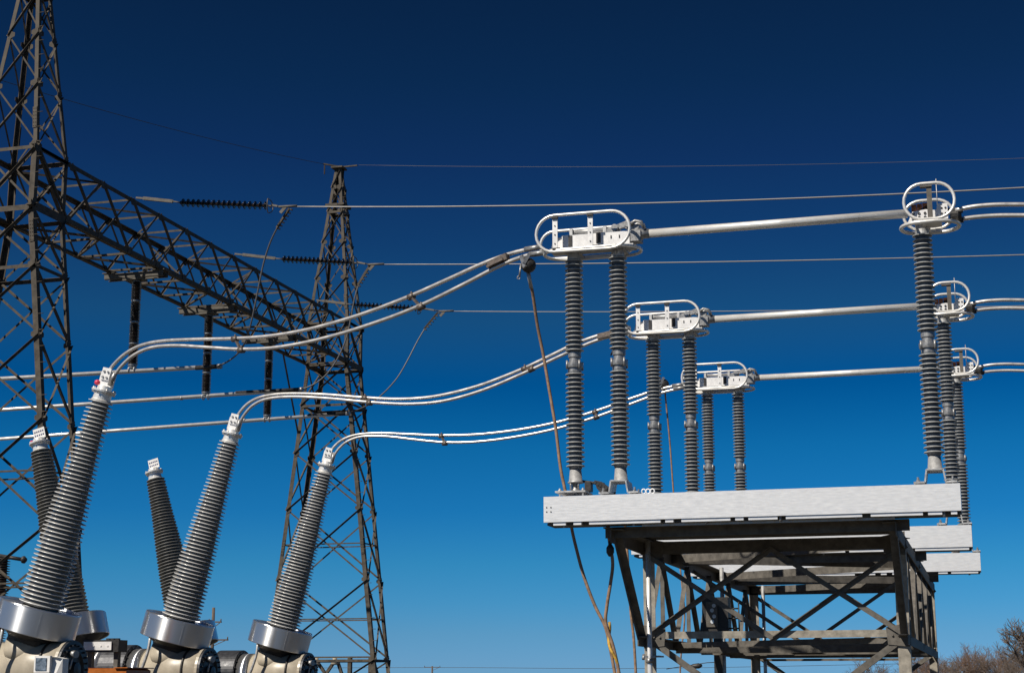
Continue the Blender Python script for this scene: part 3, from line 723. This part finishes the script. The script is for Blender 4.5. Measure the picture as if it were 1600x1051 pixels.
def switch(y, xr, xe, label, first):
    t = root('disconnect_switch', (-2.8, y, 3.73), label, 'disconnect switch', 'disconnect switches on the steel frame')
    # base beam: a hollow rectangular section open below, pale galvanised
    m = MB()
    X0, X1 = -5.34, xe
    m.bar((X0, y - 0.246, 3.89), (X1, y - 0.246, 3.89), 0.008, 0.32, (0, 1, 0))
    m.bar((X0, y + 0.246, 3.89), (X1, y + 0.246, 3.89), 0.008, 0.32, (0, 1, 0))
    m.bar((X0, y, 4.046), (X1, y, 4.046), 0.484, 0.008, (0, 1, 0))
    m.bar((X0, y - 0.21, 3.735), (X1, y - 0.21, 3.735), 0.06, 0.01, (0, 1, 0))
    m.bar((X0, y + 0.20, 3.735), (X1, y + 0.20, 3.735), 0.08, 0.01, (0, 1, 0))
    for x in (X0 + 0.004, X1 - 0.004): m.box(x - 0.004, x + 0.004, y - 0.24, y + 0.24, 3.742, 4.04)
    for x in (-4.55, -3.7, -2.8, -1.9, -1.1): m.box(x - 0.01, x + 0.01, y - 0.24, y + 0.24, 3.742, 4.04)
    bb = part('base_beam', m, 'galv', t)
    for i in (0, 1):
        for j in (0, 1):
            c = V((X0 + 0.04 + i * 0.055, y - 0.25, 3.86 + j * 0.055)); part('bolt_hole', MB().cyl(c, c + V((0, -0.004, 0)), 0.009, 8), 'dark', bb)
    # bright shim strips below the front edge
    x = X0 + 0.12; rnd = random.Random(int(y))
    while x < X1 - 0.1:
        L = rnd.choice((0.10, 0.16, 0.35, 0.6, 0.9)); L = min(L, X1 - 0.05 - x)
        part('shim_strip', MB().box(x, x + L, y - 0.235, y - 0.16, 3.69, 3.728), 'galv', bb); x += L + rnd.choice((0.06, 0.1, 0.2))
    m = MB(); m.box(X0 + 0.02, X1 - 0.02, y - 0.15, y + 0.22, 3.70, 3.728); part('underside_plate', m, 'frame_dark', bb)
    for x in (X0 + 0.25, -4.2, -3.3, -2.4, -1.5, X1 - 0.2): part('bolt', MB().cyl((x, y - 0.2, 3.66), (x, y - 0.2, 3.73), 0.018, 6), 'cast', bb)
    # rotating column bearing plate
    c1, c2 = -4.985, -4.40
    m = MB(); m.box(c1 - 0.22, c1 + 0.17, y - 0.2, y + 0.2, 4.105, 4.125)
    for dx in (-0.17, 0.13):
        for yy in (-0.15, 0.15): m.cyl((c1 + dx, y + yy, 4.05), (c1 + dx, y + yy, 4.16), 0.013, 6); m.cyl((c1 + dx, y + yy, 4.126), (c1 + dx, y + yy, 4.142), 0.024, 6)
    part('bearing_plate', m, 'galv_dull', t)
    m = MB(); m.lathe([(0.06, 0), (0.06, 0.03), (0.045, 0.04), (0.05, 0.12)], (c1, y, 4.125), (0, 0, 1), 16)
    for dx in (-0.05, 0.05): m.cyl((c1 + dx, y - 0.06, 4.15), (c1 + dx, y - 0.06, 4.26), 0.014, 6)
    part('bearing', m, 'cast', t)
    # crank linkage between columns
    m = MB(); m.cyl((c1 + 0.05, y + 0.05, 4.27), (c1 + 0.36, y + 0.05, 4.22), 0.018, 8)
    m.box(c1 + 0.12, c1 + 0.20, y - 0.02, y + 0.1, 4.13, 4.25)
    m.poly([(c1 + 0.24, y, 4.27), (c1 + 0.33, y, 4.25), (c1 + 0.42, y, 4.18), (c1 + 0.40, y, 4.11), (c1 + 0.33, y, 4.09), (c1 + 0.27, y, 4.17)], (0, 0.1, 0))
    for i in range(5): m.cyl((c1 + 0.25 + 0.035 * i, y - 0.01, 4.24 - 0.02 * i), (c1 + 0.25 + 0.035 * i, y + 0.12, 4.24 - 0.02 * i), 0.02, 6)
    m.cyl((c1 + 0.40, y + 0.05, 4.14), (c2 - 0.1, y + 0.1, 4.10), 0.02, 8)
    part('crank_linkage', m, 'dark', t)
    m = MB()
    for i in range(3): m.tube(racetrack((c2 + 0.30 + i * 0.055, y - 0.05, 4.10), (1, 0, 0), (0, 0, 1), 0, 0.026, 0.03, 6), 0.009, 6, True)
    if first: part('shackle', m, 'galv', t)
    # hat brackets under the fixed columns
    for cx in (c2, xr):
        m = MB(); pr = [(-0.25, 4.055), (-0.25, 4.075), (-0.115, 4.09), (-0.10, 4.245), (0.10, 4.245), (0.115, 4.09), (0.25, 4.075), (0.25, 4.055)]
        inn = [(0.10, 4.055), (0.083, 4.225), (-0.083, 4.225), (-0.10, 4.055)]
        th = 0.018
        seq = [(-0.25, 4.085), (-0.12, 4.085), (-0.095, 4.235), (0.095, 4.235), (0.12, 4.085), (0.25, 4.085)]
        for (xa, za), (xb, zb) in zip(seq[:-1], seq[1:]):
            m.bar((cx + xa, y, za), (cx + xb, y, zb), 0.34, th, (0, 1, 0))
        part('hat_bracket', m, 'galv_dull', t)
        for dx in (-0.2, 0.2):
            for yy in (-0.12, 0.12):
                m = MB().lathe([(0.014, 0), (0.014, 0.045), (0.026, 0.045), (0.026, 0.065), (0.014, 0.065), (0.014, 0.10)], (cx + dx, y + yy, 4.05), (0, 0, 1), 6, smooth=False)
                part('bolt', m, 'cast', t)
    for cx in (c1, c2, xr): post(cx, y, t)
    # --- hinge end
    m = MB(); m.box(-5.12, -4.22, y - 0.10, y + 0.12, 7.30, 7.47)
    m.poly([(-5.28, y - 0.08, 7.27), (-5.12, y - 0.08, 7.27), (-5.12, y - 0.08, 7.45), (-5.24, y - 0.08, 7.45)], (0, 0.16, 0))
    hh = part('hinge_housing', m, 'alu_white', t)
    m = MB(); m.box(-4.66, -4.60, y - 0.108, y - 0.1, 7.33, 7.47); m.box(-5.03, -4.98, y - 0.108, y - 0.1, 7.31, 7.46)
    for i in range(2): m.box(-4.47 + i * 0.11, -4.455 + i * 0.11, y - 0.106, y - 0.1, 7.38, 7.42)
    part('slot', m, 'dark', hh)
    m = MB(); m.box(-5.28, -4.17, y - 0.12, y + 0.14, 7.262, 7.295)
    m.box(-5.1, -4.9, y - 0.22, y + 0.24, 7.245, 7.262); m.box(-4.5, -4.3, y - 0.22, y + 0.24, 7.245, 7.262)
    part('base_plate', m, 'galv_dull', t)
    m = MB()
    m.cyl((-5.0, y, 7.53), (-4.55, y, 7.53), 0.028, 12); m.cyl((-5.0, y + 0.07, 7.53), (-4.55, y + 0.07, 7.53), 0.02, 12)
    m.box(-5.03, -4.99, y - 0.05, y + 0.12, 7.47, 7.57); m.box(-4.58, -4.54, y - 0.05, y + 0.12, 7.47, 7.57)
    part('balance_spring', m, 'galv_dull', t)
    m = MB()
    m.bar((-4.55, y - 0.02, 7.49), (-4.22, y - 0.02, 7.60), 0.07, 0.05); m.bar((-4.56, y + 0.05, 7.50), (-4.38, y + 0.05, 7.54), 0.10, 0.07)
    m.cyl((-4.42, y - 0.09, 7.53), (-4.42, y + 0.1, 7.53), 0.045, 12); m.cyl((-4.25, y - 0.08, 7.57), (-4.25, y + 0.08, 7.57), 0.04, 12)
    m.bar((-4.30, y, 7.58), (-4.12, y, 7.50), 0.09, 0.08)
    part('hinge_arm', m, 'cast', t)
    m = MB()
    m.tube([(-4.22, y - 0.07, 7.56), (-4.15, y - 0.07, 7.60), (-4.07, y - 0.07, 7.58), (-4.04, y - 0.07, 7.50)], 0.022, 8)
    m.tube([(-4.22, y + 0.07, 7.56), (-4.15, y + 0.07, 7.60), (-4.07, y + 0.07, 7.58), (-4.04, y + 0.07, 7.50)], 0.022, 8)
    m.lathe([(0.05, 0), (0.08, 0.02), (0.08, 0.14), (0.062, 0.16), (0.062, 0.24)], (-4.22, y, 7.43), (1, 0, 0.03), 18)
    m.box(-4.21, -4.08, y - 0.09, y + 0.09, 7.33, 7.47)
    part('hinge_contact', m, 'cast', t)
    rr = 0.020
    m = MB().tube(racetrack((-4.80, y - 0.27, 7.455), (1, 0, 0), (0, 0, 1), 0.375, 0.245, 0.245, 12), rr, 10, True)
    part('corona_ring', m, 'alu', t)
    m = MB().tube(racetrack((-4.865, y + 0.29, 7.46), (1, 0, 0), (0, 0, 1), 0.46, 0.19, 0.19, 12), rr, 10, True)
    part('corona_ring', m, 'alu', t)
    m = MB().tube(racetrack((-4.73, y, 7.235), (1, 0, 0), (0, 1, 0), 0.36, 0.28, 0.27, 12), rr, 10, True)
    part('corona_ring', m, 'alu', t)
    for x in (-5.17, -4.70): part('ring_bracket', MB().box(x - 0.033, x + 0.033, y - 0.262, y - 0.246, 7.245, 7.655), 'alu_white', t)
    for x in (-5.17, -4.70):
        part('ring_clamp', MB().box(x - 0.04, x + 0.04, y - 0.29, y - 0.24, 7.657, 7.682), 'dark', t)
        for z in (7.32, 7.44, 7.56): part('bolt', MB().cyl((x, y - 0.27, z), (x, y - 0.262, z), 0.009, 6), 'dark', t)
    for x in (-5.15, -4.62): part('ring_clamp', MB().box(x - 0.05, x + 0.05, y - 0.28, y - 0.17, 7.215, 7.262), 'dark', t)
    # --- blade
    part('blade_tube', MB().cyl((-3.99, y, 7.435), (xr - 0.16, y, 7.435), 0.055, 20), 'alu', t)
    # --- jaw end
    jx = xr + 0.08
    m = MB().tube(racetrack((jx + 0.03, y - 0.27, 7.495), (1, 0, 0), (0, 0, 1), 0.085, 0.215, 0.225, 12), rr, 10, True); part('corona_ring', m, 'alu', t)
    m = MB().tube(racetrack((jx, y + 0.29, 7.48), (1, 0, 0), (0, 0, 1), 0.085, 0.215, 0.19, 12), rr, 10, True); part('corona_ring', m, 'alu', t)
    m = MB().tube(racetrack((jx + 0.02, y, 7.24), (1, 0, 0), (0, 1, 0), 0.1, 0.25, 0.27, 12), rr * 1.2, 10, True)
    part('corona_ring', m, 'alu', t)
    m = MB(); m.box(jx - 0.16, jx + 0.16, y - 0.11, y + 0.11, 7.262, 7.28); m.box(jx - 0.06, jx + 0.02, y - 0.25, y + 0.25, 7.245, 7.261)
    m.poly([(jx - 0.24, y - 0.11, 7.285), (jx + 0.24, y - 0.11, 7.285), (jx + 0.24, y - 0.11, 7.50), (jx + 0.13, y - 0.11, 7.50), (jx + 0.10, y - 0.11, 7.42), (jx - 0.02, y - 0.11, 7.44), (jx - 0.18, y - 0.11, 7.42)], (0, 0.02, 0))
    jp = part('jaw_plate', m, 'alu_white', t)
    for i in range(3):
        for z in (7.34, 7.39): part('bolt_hole', MB().tube(racetrack((jx - 0.17 + i * 0.07, y - 0.116, z), (1, 0, 0), (0, 0, 1), 0, 0.013, 0.013, 5), 0.005, 5, True), 'dark', jp)
    for z in (7.37, 7.44):
        for dx in (0.17, 0.215): part('bolt_hole', MB().cyl((jx + dx, y - 0.116, z), (jx + dx, y - 0.11, z), 0.013, 8), 'dark', jp)
    m = MB()
    for i in range(3): m.box(jx - 0.19 + i * 0.066, jx - 0.13 + i * 0.066, y - 0.07, y + 0.07, 7.43, 7.52 + i * 0.006)
    part('contact_finger', m, 'copper', t)
    m = MB(); m.box(jx + 0.005, jx + 0.065, y - 0.262, y - 0.24, 7.28, 7.675); m.box(jx - 0.07, jx + 0.07, y - 0.28, y - 0.2, 7.677, 7.695)
    part('ring_bracket', m, 'frame', t)
    m = MB(); m.cyl((jx + 0.12, y, 7.44), (jx + 0.12, y, 7.85), 0.006, 6); part('arcing_horn', m, 'galv_dull', t)
    m = MB(); m.lathe([(0.05, 0), (0.09, 0.02), (0.09, 0.10), (0.05, 0.14)], (jx + 0.26, y, 7.36), (1, 0, 0), 14, smooth=False)
    m.bar((jx + 0.2, y - 0.06, 7.42), (jx + 0.42, y - 0.06, 7.40), 0.05, 0.04); m.bar((jx + 0.2, y + 0.06, 7.32), (jx + 0.42, y + 0.06, 7.31), 0.05, 0.04)
    part('terminal_clamp', m, 'dark', t)
    return jx
sl = ['nearest disconnect switch with the largest grey columns and rings, on the front white beam',
      'middle disconnect switch, between the near and the far one',
      'farthest and smallest disconnect switch, on the third white beam']
ends = []
for i, (y, xr, xe) in enumerate(((20.0, -0.57, -0.29), (25.2, -0.48, -0.24), (30.4, -0.41, -0.17))):
    ends.append((switch(y, xr, xe, sl[i], i == 0), y))
rl = ['twin cable leaving the jaw of the nearest switch at the right edge, highest of three', 'twin cable leaving the jaw of the middle switch at the right edge', 'twin cable leaving the jaw of the farthest switch at the right edge, lowest of three']
for (jx, y), l in zip(ends, rl):
    t = root('jumper_cable', (jx + 0.3, y, 7.4), l, 'jumper cable', 'twin jumper cables leaving the switches to the right')
    for dy, dz in ((-0.07, 0.05), (0.07, -0.035)):
        Q = [(jx + 0.33, y + dy, 7.36 + dz), (jx + 0.6, y + dy * 1.3, 7.385 + dz), (jx + 1.0, y + dy * 1.3, 7.37 + dz), (jx + 1.8, y + dy * 1.3, 7.28 + dz), (jx + 3.5, y + dy * 1.3, 7.0 + dz), (jx + 7, y + dy, 6.9 + dz)]
        part('conductor', MB().tube(catmull(Q, 6), 0.027, 10), 'cable', t)

# ------------------------------------------------------------------ support frame under the switches
FX = (-4.57, -1.06); FT, FB = 3.66, 2.38
fr = root('support_frame', (-2.8, 22.1, 0), 'dark steel lattice support frame under the three white switch beams', 'steel frame')
YF, YB = 22.1, 32.4
def X_(a, b, s_, n1, n2, mt='frame', nm='diagonal'): return part(nm, MB().angle(a, b, s_, 0.01, n1, n2), mt, fr)
for x, s_ in ((FX[0], 1), (FX[1], -1)):
    for y, sy in ((YF, 1), (YB, -1)):
        part('leg', MB().angle((x, y, 0), (x, y, FT), 0.16, 0.014, (s_, 0, 0), (0, sy, 0)), 'frame_lit', fr)
    part('top_chord', MB().angle((x, 20.1, FT), (x, YB + 0.3, FT), 0.17, 0.014, (0, 0, -1), (s_, 0, 0)), 'frame', fr)
    part('bottom_chord', MB().angle((x, YF - 0.45, FB), (x, YB + 0.2, FB), 0.13, 0.014, (0, 0, -1), (s_, 0, 0)), 'frame', fr)
    # cantilever strut
    X_((x, 20.35, FT - 0.05), (x, YF - 0.35, FB), 0.10, (s_, 0, 0), (0, -1, 0), nm='strut')
    n_ = 5; pw = (YB - YF) / n_
    for k in range(n_):
        a, b = YF + k * pw, YF + (k + 1) * pw
        X_((x + s_ * 0.02, a, FB), (x + s_ * 0.02, (a + b) / 2, FT - 0.12), 0.07, (0, 1, 0), (s_, 0, 0))
        X_((x + s_ * 0.02, b, FB), (x + s_ * 0.02, (a + b) / 2, FT - 0.12), 0.07, (0, -1, 0), (s_, 0, 0))
        X_((x + s_ * 0.03, (a + b) / 2, FB), (x + s_ * 0.03, (a + b) / 2, FT - 0.12), 0.06, (0, 1, 0), (s_, 0, 0), nm='vertical')
xm = (FX[0] + FX[1]) / 2
for y, sy in ((YF - 0.02, -1), (YB, 1)):
    part('cross_chord', MB().angle((FX[0], y, FT + 0.0), (FX[1], y, FT + 0.0), 0.17, 0.014, (0, 0, -1), (0, -sy, 0)), 'frame', fr)
    part('cross_chord', MB().angle((FX[0] + 0.02, y + sy * 0.004, FB + 0.07), (FX[1] - 0.02, y + sy * 0.004, FB + 0.07), 0.095, 0.012, (0, 0, -1), (0, -sy, 0)), 'frame_lit', fr)
    for a, b in (((FX[0], FB), (xm, FT - 0.1)), ((FX[0], FT - 0.1), (xm, FB)), ((xm, FT - 0.1), (FX[1], FB)), ((xm, FB), (FX[1], FT - 0.1))):
        up = b[1] > a[1]
        o_ = sy * (0.016 if up else 0.04)
        X_((a[0], y + o_, a[1]), (b[0], y + o_, b[1]), 0.064, (0, 0, -1), (0, -1 if up else 1, 0))
    # legs bracing below the lower chord
    X_((FX[0] + 0.1, y, FB - 0.1), (xm, y, 1.1), 0.085, (0, 0, 1), (0, -sy, 0), nm='leg_brace')
    X_((FX[1] - 0.1, y, FB - 0.1), (xm, y + 0.03, 1.1), 0.085, (0, 0, 1), (0, -sy, 0), nm='leg_brace')
# transverse channels between the trusses
for y, z, h in ((24.4, FB - 0.02, 0.15), (26.6, FB - 0.03, 0.12), (29.6, FB - 0.03, 0.12)):
    part('cross_channel', MB().angle((FX[0], y, z), (FX[1], y, z), h, 0.014, (0, 0, -1), (0, 1, 0)), 'frame', fr)
    m = MB(); m.box(FX[0] + 0.5, FX[1] - 0.3, y + 0.3, y + 0.36, z - 0.17, z - 0.13); part('shelf_strip', m, 'frame', fr)
part('lip_strip', MB().bar((FX[0] + 0.45, 19.90, 3.675), (FX[1], 19.90, 3.675), 0.012, 0.03, (0, 1, 0)), 'galv_dull', fr)
part('deck_shade_plate', MB().box(FX[0] - 0.2, FX[1] - 0.02, 21.25, 22.06, FT + 0.02, FT + 0.035), 'frame_dark', fr)  # deck plate added and sized to shade the upper front of the frame
for y, s_ in ((20.28, -1), (25.2, -1), (30.4, -1)):
    part('beam_seat', MB().angle((FX[0] - 0.1, y, FT + 0.03), (FX[1] + 0.15, y, FT + 0.03), 0.13, 0.014, (0, 0, -1), (0, s_, 0)), 'frame', fr)
for k in range(5):
    a, b = YF + k * 2.06, YF + (k + 1) * 2.06
    xa, xb = (FX[0], FX[1]) if k % 2 else (FX[1], FX[0])
    X_((xa, a, FT - 0.02), (xb, b, FT - 0.02), 0.12, (0, 1, 0), (0, 0, -1), nm='plan_brace')
    X_((xa, a, FB - 0.02), (xb, b, FB - 0.02), 0.08, (0, 1, 0), (0, 0, -1), nm='plan_brace')
for x, s_ in ((FX[0], 1), (FX[1], -1)):
    for z in (FB, FT - 0.1):
        m = MB()
        m.poly([(x, YF - 0.03, z - 0.15), (x + s_ * 0.28, YF - 0.03, z - 0.12), (x + s_ * 0.30, YF - 0.03, z + 0.1), (x, YF - 0.03, z + 0.16)], (0, 0.012, 0))
        for i in range(3): m.cyl((x + s_ * (0.06 + 0.08 * i), YF - 0.03, z), (x + s_ * (0.06 + 0.08 * i), YF - 0.05, z), 0.016, 6)
        part('gusset', m, 'frame', fr)
for x in FX:
    for y in (YF, YB): part('footing', MB().cyl((x, y, -0.2), (x, y, 0.1), 0.3, 16), 'ground', fr)
# vertical galvanised operating pipe in front of the left leg
t = root('operating_pipe', (-4.40, 21.72, 0), 'shiny vertical galvanised pipe in front of the left leg of the support frame', 'pipe')
part('pipe', MB().cyl((-4.42, 21.72, 0), (-4.42, 21.72, 3.64), 0.034, 16), 'alu', t)
m = MB(); m.cyl((-4.42, 21.72, 2.03), (-4.42, 21.72, 2.09), 0.05, 12); m.box(-4.50, -4.34, 21.69, 21.75, 2.10, 2.125); m.cyl((-4.50, 21.68, 2.08), (-4.50, 21.72, 2.14), 0.02, 8)
m.box(-4.52, -4.3, 21.75, 22.08, 2.11, 2.13)
part('pipe_guide', m, 'cast', t)
for i, (y, l) in enumerate(((26.9, 'vertical operating pipe of the middle switch, behind the frame diagonals'), (31.9, 'vertical operating pipe of the farthest switch, inside the frame'))):
    t = root('operating_pipe', (-4.25, y, 0), l, 'pipe'); part('pipe', MB().cyl((-4.25, y, 0), (-4.25, y, 3.64), 0.034, 12), 'galv_dull', t)
for y in (26.0,):
    for a, b in (((FX[0], FT - 0.1), (xm, FB)), ((xm, FB), (FX[1], FT - 0.1))):
        X_((a[0], y, a[1]), (b[0], y, b[1]), 0.055, (0, 0, -1), (0, 1, 0))
# motor operator cabinet
t = root('control_cabinet', (-4.13, 25.4, 0), 'dark control cabinet with bright round lamps on its face, inside the support frame', 'control cabinet')
m = MB(); m.box(-4.30, -3.90, 25.2, 25.5, 2.52, 3.07); m.box(-4.15, -4.02, 25.3, 25.42, 0, 2.52); part('body', m, 'dark', t)
m = MB(); m.box(-4.235, -4.06, 25.175, 25.198, 2.62, 3.0); part('panel', m, 'frame', t)
for z in (2.70, 2.78, 2.87, 2.94):
    xx = -4.14 + (0.03 if z in (2.78, 2.94) else 0); part('lamp', MB().cyl((xx, 25.174, z), (xx, 25.165, z), 0.03, 12), 'glass', t)
m = MB()
for z in (2.6, 2.75, 2.9): m.cyl((-3.9, 25.3, z), (-3.75, 25.3, z), 0.012, 6)
m.cyl((-3.75, 25.3, 2.5), (-3.75, 25.3, 3.0), 0.012, 6)
part('handle', m, 'dark', t)

# ------------------------------------------------------------------ yard equipment far left and behind the far tower
t = root('yard_insulator', (-29.62, 45, 0), 'dark stacked insulator with a side bar and ball tip, behind the left tower legs', 'insulator')
p, mi = sheds(0.13, 0.22, 0.0, 2.6, 34)
part('porcelain', MB().lathe(p, (-29.72, 45, 3.1), (0, 0, 1), 16, mis=mi), ['brown', 'brownrim'], t)
m = MB(); m.cyl((-29.9, 45, 5.78), (-29.05, 45, 5.64), 0.06, 10); m.lathe([(0.04, -0.08), (0.11, -0.04), (0.12, 0.02), (0.05, 0.1)], (-29.0, 45, 5.63), (1, 0, 0), 12); part('side_bar', m, 'dark', t)
m = MB(); m.box(-29.85, -29.55, 44.85, 45.15, 0, 3.1); m.box(-32.5, -27.6, 44.9, 45.1, 3.0, 3.1); part('stand', m, 'frame', t)
t = root('low_switch', (-29.1, 70, 0), 'low dark switchgear stand with tan insulator caps at the foot of the far tower', 'switchgear')
m = MB(); m.box(-30.6, -26.9, 69.9, 70.1, 3.05, 3.12)
for a, b in (((-29.6, 2.9), (-28.6, 1.6)), ((-28.75, 2.9), (-29.7, 1.6)), ((-28.6, 2.9), (-28.1, 1.6)), ((-29.6, 2.7), (-30.2, 1.7))): m.bar((a[0], 70, a[1]), (b[0], 70, b[1]), 0.13, 0.13)
for xx in (-30.5, -28, -27.0): m.box(xx - 0.08, xx + 0.08, 69.9, 70.1, 0, 3.05)
part('stand', m, 'steel', t)
m = MB()
for xx in (-29.6, -28.7): m.lathe([(0.16, 0), (0.18, 0.1), (0.1, 0.2), (0.1, 0.3)], (xx, 69.9, 2.75), (0, 0, 1), 12)
part('insulator_cap', m, 'tank', t)

# ------------------------------------------------------------------ far utility poles and line
def upole(x, y, h, arms, label):
    t = root('utility_pole', (x, y, 0), label, 'utility pole')
    part('pole', MB().cyl((x, y, 0), (x, y, h), 0.22, 10, 0.15), 'wood', t)
    for za, x0, x1 in arms:
        m = MB(); m.box(x + x0, x + x1, y - 0.08, y + 0.08, za, za + 0.14)
        for xx in (x + x0 + 0.06, x + x1 - 0.06): m.cyl((xx, y, za + 0.14), (xx, y, za + 0.38), 0.06, 6)
        m.bar((x, y, za - 0.55), (x + x1 * 0.8, y, za), 0.06, 0.06)
        part('crossarm', m, 'wood', t)
upole(-74.7, 150, 9.6, ((8.1, -0.5, 0.9), (6.35, 0.0, 1.7)), 'distant wooden utility pole with crossarms behind the second shield ring')
upole(-103.2, 300, 5.9, ((5.6, -1.6, 1.6),), 'tiny distant utility pole on the horizon between the far tower and the support frame')
Q = [V((-160, 301, 5.6)), V((-103.2, 301, 5.65)), V((-60, 301, 5.35)), V((10, 301, 6.3)), V((80, 301, 6.3))]
props(part('power_line', MB().tube(catmull(Q, 6), 0.05, 4), 'wire_dark', None, Q[0]), 'thin dark power line just above the horizon', 'overhead wire')
t = root('street_lamp', (-9.6, 60, 0), 'small dark street lamp head on a thin arm seen through the support frame legs', 'street lamp')
m = MB(); m.cyl((-9.6, 60, 0), (-9.6, 60, 2.66), 0.05, 8); part('pole', m, 'wood', t)
m = MB(); m.tube([(-9.6, 60, 2.64), (-10.1, 60, 2.62), (-10.6, 60, 2.55), (-11.6, 60, 2.40)], 0.014, 6); part('arm', m, 'dark', t)
m = MB(); m.lathe([(0.01, -0.26), (0.09, -0.12), (0.10, 0.1), (0.04, 0.22)], (-10.5, 60, 2.50), (1, 0, 0.1), 12); part('lamp_head', m, 'dark', t)

# ------------------------------------------------------------------ bare trees on the right horizon
def tree(x, y, h, spread, seed, label, mt, nst=1, dens=1.0):
    rnd = random.Random(seed)
    t = root('bare_tree', (x, y, 0), label, 'tree', 'bare winter trees on the right horizon')
    tr = MB(); cr = MB()
    def seg(mb, a, b, r0, r1, n):
        mb.lathe([(r0, 0), (r1, (b - a).length)], a, b - a, n, cap=False)
    def grow(p, d, L, r, lev):
        nseg = 3 if lev < 3 else 2
        q = p
        for i in range(nseg):
            d = (d + V((rnd.gauss(0, .13), rnd.gauss(0, .13), rnd.gauss(0.03, .07)))).normalized()
            e = q + d * (L / nseg)
            seg(tr if lev == 0 else cr, q, e, r * (1 - 0.25 * i / nseg), r * (1 - 0.25 * (i + 1) / nseg), 6 if lev < 2 else 3)
            q = e
            if lev >= 1 and lev < 5 and rnd.random() < 0.75:
                side = (d + V((rnd.gauss(0, .6), rnd.gauss(0, .6), rnd.gauss(0.1, .35)))).normalized()
                grow(q, side, L * rnd.uniform(0.45, 0.65), r * 0.45, lev + 1 if lev < 4 else 5)
        if lev >= 5 or r < 0.008: return
        for k in range(rnd.choice((2, 3)) if lev else rnd.choice((4, 5))):
            side = (d * 0.9 + V((rnd.gauss(0, .5 * spread), rnd.gauss(0, .5 * spread), rnd.gauss(0.12, .25)))).normalized()
            grow(q, side, L * rnd.uniform(0.62, 0.85), r * 0.62, lev + 1)
    for k in range(nst):
        o = V((x + (rnd.uniform(-1, 1) * 0.9 if nst > 1 else 0), y + (rnd.uniform(-1, 1) * 0.9 if nst > 1 else 0), 0))
        grow(o, V((rnd.gauss(0, .12), rnd.gauss(0, .12), 1)).normalized(), h * (0.27 if nst == 1 else 0.25), 0.022 * h / (1 if nst == 1 else 1.8), 0)
    part('trunk', tr, mt, t); part('crown', cr, mt, t)
TREES = [
    (-8.6, 131, 5.58, 1.1, 1, 'small bare tree seen just left of the right frame leg', 'bark', 2),
    (-6.7, 128, 5.86, 1.1, 2, 'low bare tree directly behind the right frame leg', 'bark2', 2),
    (-4.5, 133, 5.58, 1.1, 3, 'low bare bushy tree just right of the frame leg', 'bark2', 3),
    (-3.1, 129, 5.3, 1.2, 4, 'low bare tree in the gap right of the frame, lowest of the row', 'bark', 3),
    (-2.0, 131, 6.16, 1.2, 5, 'reddish bare bushy tree in the middle of the right horizon row', 'bark2', 3),
    (-0.9, 134, 6.45, 1.2, 6, 'dense brown bare tree left of the tall one at the right edge', 'bark2', 3),
    (0.2, 129, 6.02, 1.2, 7, 'bare bushy tree under the left side of the tall one', 'bark', 3),
    (1.5, 134, 6.02, 1.2, 8, 'low brown bare tree under the tall one, at the right edge', 'bark2', 3),
    (2.9, 130, 9.3, 1.3, 9, 'tallest bare grey tree, cut by the right edge of the picture', 'bark', 1),
]
for a in TREES: tree(*a)
